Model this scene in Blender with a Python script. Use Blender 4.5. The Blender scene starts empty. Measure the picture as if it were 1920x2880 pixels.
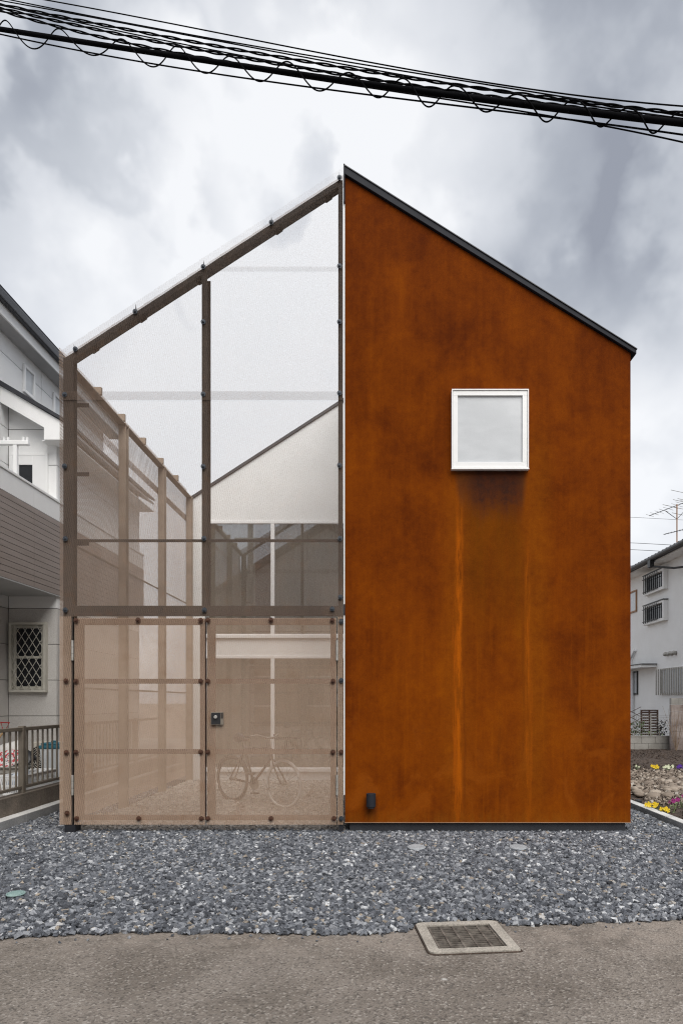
import bpy, math, random
import numpy as np
from mathutils import Vector, Matrix
R = math.radians
random.seed(7); rng = np.random.default_rng(11)
sc = bpy.context.scene
col = sc.collection

# ------------------------------------------------------------------ camera
EYE = 1.45
F = 1920.0                      # focal length in photo pixels, principal axis meets the photo at (1055, 1972)
cd = bpy.data.cameras.new('camera'); cam = bpy.data.objects.new('camera', cd); col.objects.link(cam)
cd.sensor_fit = 'VERTICAL'; cd.sensor_height = 36; cd.sensor_width = 24; cd.lens = 24
cd.shift_x = -95/2880; cd.shift_y = 532/2880
cd.clip_start = 0.05; cd.clip_end = 2000
cam.location = (0, 0, EYE); cam.rotation_euler = (R(90), 0, 0)
sc.camera = cam

# ------------------------------------------------------------------ world / sun / exposure
SUN_EL, SUN_AZ = 50, 163        # soft sun behind the cloud, behind and to the right of the camera (azimuth from +Y, clockwise)
w = bpy.data.worlds.new('World'); sc.world = w; w.use_nodes = True
sd = bpy.data.lights.new('sun', 'SUN'); sun = bpy.data.objects.new('sun', sd); col.objects.link(sun)
sd.energy = 1.5; sd.angle = R(50); sd.color = (1, .965, .91)
_d = Vector((math.sin(R(SUN_AZ))*math.cos(R(SUN_EL)), math.cos(R(SUN_AZ))*math.cos(R(SUN_EL)), math.sin(R(SUN_EL))))
sun.rotation_euler = _d.to_track_quat('Z', 'Y').to_euler()
sc.view_settings.view_transform = 'Standard'; sc.view_settings.look = 'None'
sc.view_settings.exposure = 1.2; sc.view_settings.gamma = 1
sc.view_settings.use_curve_mapping = False
sc.render.engine = 'CYCLES'
sc.cycles.use_denoising = True; sc.cycles.denoising_prefilter = 'NONE'
sc.cycles.filter_width = 1.15
sc.cycles.max_bounces = 8; sc.cycles.transparent_max_bounces = 24
sc.cycles.diffuse_bounces = 4

# ------------------------------------------------------------------ node expressions
class N:
    def __init__(s, nt, sock): s.nt, s.s = nt, sock
    def _m(s, op, *a, clamp=False):
        n = s.nt.nodes.new('ShaderNodeMath'); n.operation = op; n.use_clamp = clamp
        for i, x in enumerate((s,)+a):
            if isinstance(x, N): s.nt.links.new(x.s, n.inputs[i])
            else: n.inputs[i].default_value = x
        return N(s.nt, n.outputs[0])
    def __add__(s, o): return s._m('ADD', o)
    __radd__ = __add__
    def __sub__(s, o): return s._m('SUBTRACT', o)
    def __rsub__(s, o): return (s*-1)+o
    def __mul__(s, o): return s._m('MULTIPLY', o)
    __rmul__ = __mul__
    def __truediv__(s, o): return s._m('DIVIDE', o)
    def clamp(s): return s._m('ADD', 0.0, clamp=True)
    def step(s, a, b):          # smoothstep a..b -> 0..1
        n = s.nt.nodes.new('ShaderNodeMapRange'); n.interpolation_type = 'SMOOTHSTEP'
        s.nt.links.new(s.s, n.inputs[0]); n.inputs[1].default_value = a; n.inputs[2].default_value = b
        return N(s.nt, n.outputs[0])
    def absd(s, c): return (s-c)._m('ABSOLUTE')
def nnoise(nt, vec, scale, detail=4, rough=.55, distort=0.0, out=0):
    n = nt.nodes.new('ShaderNodeTexNoise'); n.inputs['Scale'].default_value = scale
    n.inputs['Detail'].default_value = detail; n.inputs['Roughness'].default_value = rough
    n.inputs['Distortion'].default_value = distort
    nt.links.new(vec, n.inputs['Vector']); return N(nt, n.outputs[out])
def nmix(nt, fac, a, b, mode='MIX'):
    n = nt.nodes.new('ShaderNodeMix'); n.data_type = 'RGBA'; n.blend_type = mode
    for i, x in ((0, fac), (6, a), (7, b)):
        if isinstance(x, N): nt.links.new(x.s, n.inputs[i])
        elif i == 0: n.inputs[0].default_value = x
        else: n.inputs[i].default_value = (*x[:3], 1)
    return N(nt, n.outputs[2])
def ncomb(nt, x, y, z):
    n = nt.nodes.new('ShaderNodeCombineXYZ')
    for i, v in enumerate((x, y, z)):
        if isinstance(v, N): nt.links.new(v.s, n.inputs[i])
        else: n.inputs[i].default_value = v
    return n.outputs[0]
def npos(nt):
    g = nt.nodes.new('ShaderNodeNewGeometry'); s = nt.nodes.new('ShaderNodeSeparateXYZ')
    nt.links.new(g.outputs['Position'], s.inputs[0])
    return g.outputs['Position'], N(nt, s.outputs[0]), N(nt, s.outputs[1]), N(nt, s.outputs[2])

# sky: a little Nishita sky under a closed cloud deck
nt = w.node_tree; nt.nodes.clear()
out = nt.nodes.new('ShaderNodeOutputWorld')
sky = nt.nodes.new('ShaderNodeTexSky'); sky.sky_type = 'NISHITA'; sky.sun_disc = False
sky.sun_elevation = R(SUN_EL); sky.sun_rotation = R(SUN_AZ)
b1 = nt.nodes.new('ShaderNodeBackground'); b1.inputs[1].default_value = 0.05; nt.links.new(sky.outputs[0], b1.inputs[0])
tc = nt.nodes.new('ShaderNodeTexCoord'); gen = tc.outputs['Generated']
sp = nt.nodes.new('ShaderNodeSeparateXYZ'); nt.links.new(gen, sp.inputs[0])
dx, dy, dz = (N(nt, sp.outputs[i]) for i in range(3))
zz = dz._m('MAXIMUM', 0.0)+.30
q = ncomb(nt, dx/zz, dy/zz, 3.7)
n1 = nnoise(nt, q, 1.1, 5, .42, .15)
n2 = nnoise(nt, q, 3.4, 4, .5, .1)
fld = n1*.80+n2*.20-.012
wob = nt.nodes.new('ShaderNodeVectorMath'); wob.operation = 'MULTIPLY_ADD'
nz = nt.nodes.new('ShaderNodeTexNoise'); nz.inputs['Scale'].default_value = 5; nz.inputs['Detail'].default_value = 5
nt.links.new(gen, nz.inputs['Vector']); nt.links.new(nz.outputs['Color'], wob.inputs[0]); wob.inputs[1].default_value = (.16, .16, .16)
nt.links.new(gen, wob.inputs[2])
off = nt.nodes.new('ShaderNodeVectorMath'); off.operation = 'SUBTRACT'; nt.links.new(wob.outputs[0], off.inputs[0]); off.inputs[1].default_value = (.08, .08, .08)
CLOUDS = [(1560, 520, 13, -.17), (1400, 500, 7, -.05), (450, 500, 6, -.11), (60, 880, 12, -.18), (700, 20, 10, -.12), (1850, 820, 10, -.13), (1900, 150, 9, -.07),
          (1150, 330, 8, .08), (860, 900, 21, .24), (830, 520, 9, .20), (600, 780, 8, .08), (700, 1500, 16, .15), (1860, 1450, 14, .20), (330, 250, 13, -.05), (1000, 120, 10, -.07), (80, 380, 16, -.07)]
for px, py, rad, amp in CLOUDS:
    d = Vector(((px-1055)/F, 1, (1972-py)/F)).normalized()
    vm = nt.nodes.new('ShaderNodeVectorMath'); vm.operation = 'DOT_PRODUCT'
    nt.links.new(off.outputs[0], vm.inputs[0]); vm.inputs[1].default_value = d
    fld = fld+N(nt, vm.outputs['Value']).step(math.cos(R(rad*1.35)), 1.0)*amp
cr = nt.nodes.new('ShaderNodeValToRGB'); nt.links.new(fld.s, cr.inputs[0])
els = cr.color_ramp.elements
els[0].position = .24; els[0].color = (.30, .32, .37, 1); els[1].position = .70; els[1].color = (.88, .89, .91, 1)
for p, c in ((.35, (.40, .425, .475, 1)), (.45, (.54, .565, .61, 1)), (.56, (.69, .71, .75, 1))):
    e = els.new(p); e.color = c
b2 = nt.nodes.new('ShaderNodeBackground'); nt.links.new(cr.outputs[0], b2.inputs[0]); b2.inputs[1].default_value = 0.50
ms = nt.nodes.new('ShaderNodeMixShader'); ms.inputs[0].default_value = .9
nt.links.new(b1.outputs[0], ms.inputs[1]); nt.links.new(b2.outputs[0], ms.inputs[2]); nt.links.new(ms.outputs[0], out.inputs[0])

# ------------------------------------------------------------------ materials
MATS = {}
def newmat(name):
    m = bpy.data.materials.new(name); m.use_nodes = True
    t = m.node_tree; b = t.nodes['Principled BSDF']; MATS[name] = m
    return m, t, b
def bump(t, b, h, dist, strength=1.0):
    n = t.nodes.new('ShaderNodeBump'); n.inputs['Strength'].default_value = strength
    n.inputs['Distance'].default_value = dist; t.links.new(h.s, n.inputs['Height']); t.links.new(n.outputs[0], b.inputs['Normal'])
def pm(name, c1, c2, scale=3, rough=.7, metal=0, bs=0, bd=0, stretch=(1, 1, 1), fine=0, spec=.5):
    m, t, b = newmat(name)
    P, x, y, z = npos(t)
    mp = t.nodes.new('ShaderNodeMapping'); mp.inputs['Scale'].default_value = stretch; t.links.new(P, mp.inputs[0])
    v = mp.outputs[0]
    f = nnoise(t, v, scale, 5, .6, .2).step(.3, .7)
    c = nmix(t, f, c1, c2)
    if fine:
        g = nnoise(t, P, 90, 2, .6)
        c = nmix(t, fine, c, nmix(t, g.step(.25, .75), (.0, .0, .0), (1, 1, 1)), 'OVERLAY')
    t.links.new(c.s, b.inputs['Base Color'])
    b.inputs['Roughness'].default_value = rough; b.inputs['Metallic'].default_value = metal
    b.inputs['Specular IOR Level'].default_value = spec
    if bd: bump(t, b, nnoise(t, P, bs, 4, .6), bd)
    return m
white_wall = pm('white_render', (.80, .80, .79), (.84, .84, .83), 2, .7, fine=.04)
white_frame = pm('white_aluminium', (.84, .84, .83), (.86, .86, .86), 4, .35)
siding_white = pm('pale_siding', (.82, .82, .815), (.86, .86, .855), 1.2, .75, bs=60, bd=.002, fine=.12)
siding_low = pm('shaded_siding', (.56, .54, .52), (.62, .60, .575), 1.2, .75, bs=60, bd=.002, fine=.16)  # same siding, darker: shade under the balcony put into the colour
brown_board = pm('brown_board', (.26, .215, .19), (.31, .26, .235), 1.6, .6, fine=.08, stretch=(1, .6, 6))
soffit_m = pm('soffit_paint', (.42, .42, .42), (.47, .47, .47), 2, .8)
joint_m = pm('joint_sealant', (.12, .11, .10), (.16, .15, .14), 5, .9)
dark_metal = pm('charcoal_metal', (.035, .036, .042), (.05, .052, .058), 3, .42, .3)
roof_metal = pm('roof_flashing', (.013, .014, .020), (.022, .024, .031), 2.5, .6, .0, spec=.2)
steel = pm('weathered_steel', (.030, .025, .023), (.065, .048, .037), 3, .6, .2, bs=40, bd=.002, stretch=(1, 1, .4), fine=.2)
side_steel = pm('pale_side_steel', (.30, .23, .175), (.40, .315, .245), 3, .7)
steel_gate = pm('rusty_gate_steel', (.055, .024, .016), (.095, .042, .026), 4, .75, .1, bs=50, bd=.002, fine=.2)
black_foot = pm('black_foot_steel', (.012, .013, .017), (.02, .02, .025), 5, .5)
bolt_grey = pm('grey_bolt', (.045, .052, .062), (.075, .082, .095), 40, .5, .5)
bolt_rust = pm('rusty_bolt', (.05, .02, .012), (.10, .042, .022), 40, .75, .1)
galv = pm('galvanised', (.34, .33, .30), (.46, .44, .41), 20, .45, .4)
rail_m = pm('bronze_rail', (.17, .145, .115), (.215, .185, .15), 6, .5, .2)
stucco = pm('white_stucco', (.84, .83, .81), (.89, .885, .87), 1.0, .85, bs=35, bd=.006, fine=.05)
concrete = pm('concrete', (.30, .29, .275), (.42, .41, .385), 2.2, .9, bs=70, bd=.003, fine=.3)
concrete_pale = pm('pale_concrete', (.30, .272, .235), (.42, .385, .335), 3.0, .9, bs=80, bd=.003, fine=.3)
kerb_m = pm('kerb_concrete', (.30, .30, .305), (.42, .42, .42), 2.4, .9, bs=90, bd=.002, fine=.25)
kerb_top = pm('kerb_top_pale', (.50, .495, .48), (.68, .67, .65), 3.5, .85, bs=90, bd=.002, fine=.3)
rib_m = pm('ribbed_block', (.13, .11, .09), (.20, .165, .135), 3.5, .95, bs=60, bd=.004, fine=.3)
block_m = pm('grey_block', (.27, .255, .23), (.38, .365, .335), 2.5, .95, bs=60, bd=.004, fine=.25)
block_pink = pm('stained_block', (.22, .17, .15), (.42, .36, .33), 3.0, .95, bs=60, bd=.004, fine=.25)
soil = pm('dark_soil', (.035, .023, .017), (.085, .060, .045), 6, 1, bs=35, bd=.02, fine=.35)
cable_m = pm('black_cable', (.002, .002, .0025), (.004, .004, .005), 6, .9, spec=.05)
brown_wood = pm('brown_louvre', (.035, .018, .013), (.06, .03, .02), 6, .7)
copper = pm('brown_window_frame', (.30, .16, .08), (.36, .20, .11), 6, .6)
tile_m = pm('grey_roof_tile', (.10, .10, .11), (.25, .25, .26), 4, .6)
black_m = pm('black_plastic', (.012, .012, .014), (.02, .02, .022), 6, .45)
plastic_white = pm('white_plastic', (.74, .74, .745), (.80, .80, .80), 6, .45)
bin_body = pm('pale_grey_plastic', (.50, .52, .54), (.57, .59, .60), 6, .5)
bin_lid = pm('teal_plastic', (.02, .11, .16), (.03, .15, .20), 6, .4)
red_m = pm('red_plastic', (.45, .015, .015), (.52, .03, .025), 6, .4)
wood_m = pm('pale_wood', (.50, .33, .17), (.58, .40, .22), 9, .6)
newsprint = pm('newsprint', (.62, .60, .58), (.70, .69, .67), 12, .9)
ac_m = pm('beige_appliance', (.52, .49, .43), (.58, .55, .49), 5, .5)
grate_m = pm('drain_iron', (.10, .09, .078), (.30, .27, .235), 14, .6, .5, bs=120, bd=.001)
cover_m = pm('plastic_cover', (.30, .325, .345), (.38, .40, .42), 9, .6, fine=.2)
teal_cover = pm('teal_cover', (.20, .30, .29), (.27, .37, .35), 9, .6, fine=.2)
leaf_m = pm('leaf', (.05, .10, .03), (.11, .17, .05), 60, .6)
leaf_pale = pm('pale_leaf', (.20, .28, .12), (.32, .40, .20), 60, .6)
dry_twig = pm('dry_twig', (.22, .15, .10), (.34, .25, .17), 30, .9)
yellow_m = pm('yellow_petal', (.75, .50, .01), (.80, .60, .03), 60, .6)
purple_m = pm('purple_petal', (.07, .02, .25), (.12, .03, .36), 60, .6)
magenta_m = pm('magenta_petal', (.22, .01, .12), (.32, .02, .19), 60, .6)
cream_m = pm('cream_petal', (.65, .70, .45), (.78, .80, .62), 60, .6)
beige_cloth = pm('curtain_cloth', (.82, .79, .72), (.86, .84, .78), 4, .9, stretch=(8, 1, .2))
interior = pm('interior_plaster', (.60, .57, .52), (.65, .62, .58), 2, .9)
white_tyre = pm('white_tyre', (.84, .83, .80), (.88, .87, .85), 10, .6)
bike_paint = pm('dark_bicycle_paint', (.03, .03, .035), (.05, .05, .055), 10, .35, .3)
far_wall = pm('opposite_wall', (.58, .56, .53), (.64, .62, .60), 2, .85)
timber = pm('opposite_timber', (.16, .10, .06), (.22, .14, .09), 3, .8, stretch=(1, 1, 12))

# rusty expanded metal
m, t, b = newmat('rusted_mesh'); P, x, y, z = npos(t)
f = nnoise(t, P, 1.1, 5, .6, .4).step(.3, .7)
c = nmix(t, f, (.175, .124, .094), (.24, .172, .130))
c = nmix(t, nnoise(t, P, 9, 3, .6).step(.52, .75)*.4, c, (.30, .16, .085))
t.links.new(c.s, b.inputs['Base Color']); b.inputs['Roughness'].default_value = .75; b.inputs['Metallic'].default_value = .0
mesh_m = m
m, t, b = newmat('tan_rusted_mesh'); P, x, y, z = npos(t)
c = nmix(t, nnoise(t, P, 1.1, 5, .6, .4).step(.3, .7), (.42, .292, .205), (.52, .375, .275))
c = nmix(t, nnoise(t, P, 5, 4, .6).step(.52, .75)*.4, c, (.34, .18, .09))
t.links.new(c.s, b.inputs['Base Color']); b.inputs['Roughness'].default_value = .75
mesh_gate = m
m, t, b = newmat('backlit_rusted_mesh'); P, x, y, z = npos(t)  # same rusted mesh, lightened: backlit glow put into its colour
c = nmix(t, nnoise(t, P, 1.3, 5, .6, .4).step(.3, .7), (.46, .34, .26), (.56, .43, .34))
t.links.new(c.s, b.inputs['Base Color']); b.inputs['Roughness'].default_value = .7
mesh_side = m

# weathering steel facade, stains run down from the window
m, t, b = newmat('corten'); P, x, y, z = npos(t)
v1 = ncomb(t, x*1.0, y, z*.8); v2 = ncomb(t, x*7.0, y, z*.45); v3 = ncomb(t, x*28, y, z*1.1)
cloudn = nnoise(t, v1, 1.7, 6, .6, .5); streak = nnoise(t, v2, 1.0, 5, .6, .2); fines = nnoise(t, v3, 1.0, 3, .6); grain = nnoise(t, P, 130, 3, .7); mott = nnoise(t, P, 14, 5, .65)
tone = cloudn*.50+streak*.20+fines*.07+mott*.23+z.step(3.5, .6)*.02-z.step(4.5, 7)*.03-x.absd(1.22).step(1.30, 1.62)*.045-(z+(x+.33)*.638).step(6.5, 7.3)*.05  # last term darkens along the roof slope: overhang's shade put into the tone
r = t.nodes.new('ShaderNodeValToRGB'); t.links.new(tone.s, r.inputs[0]); e = r.color_ramp.elements
e[0].position = .34; e[0].color = (.086, .0155, .001, 1); e[1].position = .68; e[1].color = (.225, .052, .001, 1)
for p_, c_ in ((.43, (.124, .024, .001, 1)), (.50, (.155, .0315, .001, 1)), (.58, (.187, .040, .001, 1))):
    q_ = e.new(p_); q_.color = c_
c = N(t, r.outputs[0])
c = nmix(t, nnoise(t, ncomb(t, x*16, y, z*.8), 1.0, 5, .65).step(.52, .74)*z.step(3.6, 1.2)*.35, c, (.26, .060, .001))
low = z.step(2.2, .2)*nnoise(t, v1, 2.4, 6, .65, .8).step(.5, .66)
c = nmix(t, low*.75, c, (.23, .055, .003))                          # orange blooms low down
c = nmix(t, nnoise(t, v1, 3.1, 6, .7, 1.2).step(.56, .72)*z.step(3.2, .5)*.25, c, (.075, .017, .004))
wv = nnoise(t, ncomb(t, 0, 0, z*1.6), 1.0, 4, .6)-.5
wv2 = nnoise(t, ncomb(t, 7.3, 2.1, z*1.3), 1.0, 4, .6)-.5
brk = nnoise(t, ncomb(t, x*30, y, z*2.2), 1.0, 4, .7)
soft = (streak-.5)*.22+(mott-.5)*.10
inx = (x+soft).step(.84, 1.02)*(x-soft).step(1.68, 1.50)
olive = inx*(z+soft*3).step(3.9, 3.4)*(z+soft*4).step(1.5, 3.5)
c = nmix(t, (olive*(fines*.5+.12)).clamp(), c, (.100, .038, .001))
inxt = (x-z.step(3.98, 3.3)*.08+soft*.25).step(.85, .92)*(x+z.step(3.98, 3.3)*.05-soft*.25).step(1.67, 1.60)
purp = inxt*(z+soft*2.2).step(3.34, 3.78)*z.step(4.02, 3.97)
c = nmix(t, (purp*(mott*.8+.5)).clamp(), c, (.040, .015, .009))
for cx, wd, zt_, am, cc, wvv in ((.88, .13, 4.7, .45, (.235, .062, .002), 0), (1.73, .14, 4.8, .5, (.235, .066, .002), 0), (.915, .034, 3.9, 1.0, (.36, .082, .002), 1), (.865, .018, 2.8, .9, (.31, .068, .002), 1), (.965, .02, 2.6, .45, (.10, .021, .002), 1),
                       (1.655, .024, 3.4, 1.0, (.29, .068, .002), 2), (1.70, .015, 2.3, .5, (.29, .065, .002), 2), (1.62, .02, 3.4, .3, (.10, .022, .002), 2), (1.22, .32, 1.4, .25, (.19, .045, .001), 0), (1.35, .02, 1.9, .4, (.09, .02, .002), 2)):
    xx_ = x+(wv if wvv == 1 else wv2)*(.07 if wvv else .3)
    g = xx_.absd(cx).step(wd*1.8, wd*.2)*z.step(zt_, zt_-.9)*z.step(-.7, 1.0)
    c = nmix(t, (g*am*(brk.step(.38, .60) if wvv else mott*1.2)).clamp(), c, cc)
lamp_shadow = x.absd(-.046).step(.09, .03)*z.step(.45, .34)*z.step(.08, .25)  # wall light's shadow, painted into the steel colour
c = nmix(t, lamp_shadow*.5, c, (.06, .018, .006))
edge = z.step(.30, .14)*nnoise(t, v2, 3.0, 4, .7).step(.3, .7)
c = nmix(t, edge*.5, c, (.20, .062, .004))
c = nmix(t, .16, c, nmix(t, grain.step(.2, .8), (0, 0, 0), (1, 1, 1)), 'OVERLAY')
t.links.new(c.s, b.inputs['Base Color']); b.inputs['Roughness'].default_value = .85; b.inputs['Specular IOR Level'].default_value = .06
bump(t, b, grain+cloudn*.6, .0012)
corten = m

# asphalt
m, t, b = newmat('old_asphalt'); P, x, y, z = npos(t)
vo = t.nodes.new('ShaderNodeTexVoronoi'); vo.inputs['Scale'].default_value = 85; t.links.new(P, vo.inputs['Vector'])
cell = N(t, vo.outputs['Color'])
big = nnoise(t, P, 1.1, 5, .62, .6); mid = nnoise(t, P, 7, 5, .65, .4); fn = nnoise(t, P, 160, 3, .7)
c = nmix(t, big.step(.32, .68), (.17, .146, .124), (.265, .232, .203))
c = nmix(t, mid.step(.50, .72)*.5, c, (.27, .235, .20))
sx = t.nodes.new('ShaderNodeSeparateColor'); t.links.new(vo.outputs['Color'], sx.inputs[0])
rr = N(t, sx.outputs[0]); gg = N(t, sx.outputs[1])
c = nmix(t, rr.step(.78, .97)*.5, c, (.46, .42, .38))
c = nmix(t, gg.step(.68, .93)*.5, c, (.055, .05, .045))
v4 = t.nodes.new('ShaderNodeTexVoronoi'); v4.inputs['Scale'].default_value = 3.1; t.links.new(P, v4.inputs['Vector'])
c = nmix(t, (N(t, v4.outputs['Distance'])+(fn-.5)*.06).step(.07, .03)*nnoise(t, P, 2.3, 2).step(.5, .6)*.9, c, (.55, .53, .50))
c = nmix(t, nnoise(t, P, .55, 3, .5, .8).step(.58, .72)*.5, c, (.095, .082, .072))
for ox, oy, orr in ((2.36, 3.38, .07), (1.62, 3.18, .05)):
    dd = ((x-ox)*(x-ox)+(y-oy)*(y-oy)*2.5)._m('SQRT')+(mid-.5)*.10
    c = nmix(t, dd.step(orr, orr*.3)*.75, c, (.035, .03, .028))
c = nmix(t, (y+big*.6).step(4.05, 4.6)*mid.step(.35, .6)*.5, c, (.34, .29, .25))
t.links.new(c.s, b.inputs['Base Color']); b.inputs['Roughness'].default_value = .92; b.inputs['Specular IOR Level'].default_value = .2
bump(t, b, N(t, vo.outputs['Distance'])*1.0+fn*.8+mid*1.5, .006)
asphalt = m

# attribute-toned stones
def stone_mat(name, ramp, rough=.8, bd=.003):
    m, t, b = newmat(name)
    a = t.nodes.new('ShaderNodeAttribute'); a.attribute_name = 'tone'
    r = t.nodes.new('ShaderNodeValToRGB'); t.links.new(a.outputs['Fac'], r.inputs[0])
    e = r.color_ramp.elements
    e[0].position, e[0].color = ramp[0][0], (*ramp[0][1], 1); e[1].position, e[1].color = ramp[-1][0], (*ramp[-1][1], 1)
    for p, c in ramp[1:-1]:
        q = e.new(p); q.color = (*c, 1)
    P, x, y, z = npos(t)
    c = nmix(t, .35, N(t, r.outputs[0]), nmix(t, nnoise(t, P, 110, 4, .65).step(.25, .75), (.1, .1, .1), (.9, .9, .9)), 'OVERLAY')
    t.links.new(c.s, b.inputs['Base Color']); b.inputs['Roughness'].default_value = rough
    if bd: bump(t, b, nnoise(t, P, 160, 3, .6), bd)
    return m
gravel_m = stone_mat('crushed_gravel', [(0, (.030, .033, .040)), (.3, (.082, .089, .104)), (.6, (.155, .165, .186)), (.82, (.29, .30, .32)), (.93, (.58, .59, .60)), (.955, (.25, .21, .165)), (1, (.36, .31, .25))])
court_m = stone_mat('courtyard_chips', [(0, (.22, .20, .18)), (.5, (.42, .39, .36)), (1, (.66, .63, .59))])
pebble_m = stone_mat('river_stone', [(0, (.07, .055, .045)), (.4, (.18, .14, .11)), (.75, (.34, .285, .23)), (1, (.56, .52, .47))], .8)
gravel_base = pm('gravel_bed', (.015, .016, .019), (.035, .037, .042), 20, 1, bs=60, bd=.01)

# glass: mirror-like outside, see-through to the room
def glass(name, tint=(.93, .95, .93), ior=1.7, rough=.005):
    m, t, b = newmat(name)
    t.nodes.remove(b); o = t.nodes['Material Output']
    fr = t.nodes.new('ShaderNodeFresnel'); fr.inputs[0].default_value = ior
    gl = t.nodes.new('ShaderNodeBsdfGlossy'); gl.inputs['Roughness'].default_value = rough; gl.inputs[0].default_value = (.95, .97, 1, 1)
    tr = t.nodes.new('ShaderNodeBsdfTransparent'); tr.inputs[0].default_value = (*tint, 1)
    mx = t.nodes.new('ShaderNodeMixShader'); k = (N(t, fr.outputs[0])*2.4+.06).clamp()
    t.links.new(k.s, mx.inputs[0]); t.links.new(tr.outputs[0], mx.inputs[1]); t.links.new(gl.outputs[0], mx.inputs[2])
    t.links.new(mx.outputs[0], o.inputs[0]); return m
glass_m = glass('window_glass')
m, t, b = newmat('frosted_glass'); P, x, y, z = npos(t)
c = nmix(t, nnoise(t, ncomb(t, x*1.2, y, z*3), 2.2, 4, .5).step(.35, .65), (.50, .52, .54), (.56, .58, .60))
t.links.new(c.s, b.inputs['Base Color']); b.inputs['Roughness'].default_value = .3; b.inputs['Specular IOR Level'].default_value = .8
bump(t, b, nnoise(t, P, 220, 2), .0006); frosted = m
m, t, b = newmat('dark_glass'); b.inputs['Base Color'].default_value = (.018, .02, .024, 1); b.inputs['Roughness'].default_value = .06; dark_glass = m
m, t, b = newmat('printed_paper'); P, x, y, z = npos(t)
c = nmix(t, nnoise(t, P, 22, 2, .5).step(.52, .56), (.66, .62, .62), (.55, .06, .07)); c = nmix(t, nnoise(t, P, 60, 2, .5).step(.56, .6), c, (.08, .08, .09))
t.links.new(c.s, b.inputs['Base Color']); b.inputs['Roughness'].default_value = .8; printed = m

# ------------------------------------------------------------------ object helpers
ORG = {}
def thing(name, label, cat, loc=(0, 0, 0), group=None, rotz=0, local=False, kind=None, rot=None):
    o = bpy.data.objects.new(name, None); col.objects.link(o); o.location = loc; o.rotation_euler = rot or (0, 0, rotz)
    o.empty_display_size = .1
    if kind: o['kind'] = kind
    else: o['label'] = label; o['category'] = cat
    if group: o['group'] = group
    ORG[o.name] = Vector((0, 0, 0)) if local else Vector(loc)
    return o
class MB:
    def __init__(s): s.v = []; s.f = []; s.m = []; s.mi = 0
    def add(s, vs, fs):
        k = len(s.v); s.v += [tuple(a) for a in vs]; s.f += [tuple(i+k for i in f) for f in fs]; s.m += [s.mi]*len(fs); return s
    def box(s, x0, x1, y0, y1, z0, z1):
        if x0 > x1: x0, x1 = x1, x0
        if y0 > y1: y0, y1 = y1, y0
        if z0 > z1: z0, z1 = z1, z0
        return s.add([(x0, y0, z0), (x1, y0, z0), (x1, y1, z0), (x0, y1, z0), (x0, y0, z1), (x1, y0, z1), (x1, y1, z1), (x0, y1, z1)],
                     [(0, 3, 2, 1), (4, 5, 6, 7), (0, 1, 5, 4), (1, 2, 6, 5), (2, 3, 7, 6), (3, 0, 4, 7)])
    def prism(s, poly, a, bb, axis='y'):      # polygon in the plane across axis, extruded a..b
        n = len(poly)
        P3 = {'y': lambda p, t: (p[0], t, p[1]), 'x': lambda p, t: (t, p[0], p[1]), 'z': lambda p, t: (p[0], p[1], t)}[axis]
        return s.add([P3(p, a) for p in poly]+[P3(p, bb) for p in poly],
                     [tuple(range(n)), tuple(range(2*n-1, n-1, -1))]+[(i, n+i, n+(i+1) % n, (i+1) % n) for i in range(n)])
    def tube(s, pts, r, n=8, close=False, rs=None):
        pts = [Vector(p) for p in pts]; L = len(pts); rings = []
        up = Vector((0, 0, 1))
        for i, p in enumerate(pts):
            a = pts[i-1] if (i or close) else p; c = pts[(i+1) % L] if (i < L-1 or close) else p
            d = (c-a).normalized(); u = d.cross(up if abs(d.z) < .95 else Vector((1, 0, 0))).normalized(); v = u.cross(d)
            rr = rs[i] if rs else r
            rings.append([p+u*math.cos(2*math.pi*k/n)*rr+v*math.sin(2*math.pi*k/n)*rr for k in range(n)])
        vs = [q for rg in rings for q in rg]; fs = []
        for i in range(L if close else L-1):
            for k in range(n): j = (i+1) % L; fs.append((i*n+k, i*n+(k+1) % n, j*n+(k+1) % n, j*n+k))
        if not close: fs += [tuple(range(n-1, -1, -1)), tuple(range((L-1)*n, L*n))]
        return s.add(vs, fs)
    def cyl(s, p0, p1, r, n=12, r1=None): return s.tube([p0, p1], r, n, rs=[r, r if r1 is None else r1])
    def mesh(s, name, mat, smooth=False, ctr=None):
        me = bpy.data.meshes.new(name); c = Vector(ctr) if ctr is not None else Vector((0, 0, 0))
        me.from_pydata([tuple(Vector(a)-c) for a in s.v], [], s.f)
        for mm in (mat if isinstance(mat, (list, tuple)) else [mat]): me.materials.append(mm)
        if isinstance(mat, (list, tuple)): me.polygons.foreach_set('material_index', s.m)
        if smooth: me.polygons.foreach_set('use_smooth', [True]*len(me.polygons))
        me.update(); return me
    def bounds(s):
        a = np.array(s.v); return Vector((a.min(0)+a.max(0))/2)
def place(o, parent, c):
    if parent is not None:
        o.parent = parent; o.location = c-ORG[parent.name]
    else: o.location = c
    ORG[o.name] = c; return o
def obj(name, mb, mat, parent=None, bevel=0, smooth=False, label=None, cat=None, group=None, kind=None, recalc=False):
    c = mb.bounds(); me = mb.mesh(name, mat, smooth, c)
    o = bpy.data.objects.new(name, me); col.objects.link(o); place(o, parent, c)
    if recalc:
        import bmesh
        bm = bmesh.new(); bm.from_mesh(me); bmesh.ops.recalc_face_normals(bm, faces=bm.faces); bm.to_mesh(me); bm.free()
    if bevel:
        md = o.modifiers.new('bevel', 'BEVEL'); md.width = bevel; md.segments = 2; md.limit_method = 'ANGLE'
    if label: o['label'] = label
    if cat: o['category'] = cat
    if group: o['group'] = group
    if kind: o['kind'] = kind
    return o
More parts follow.
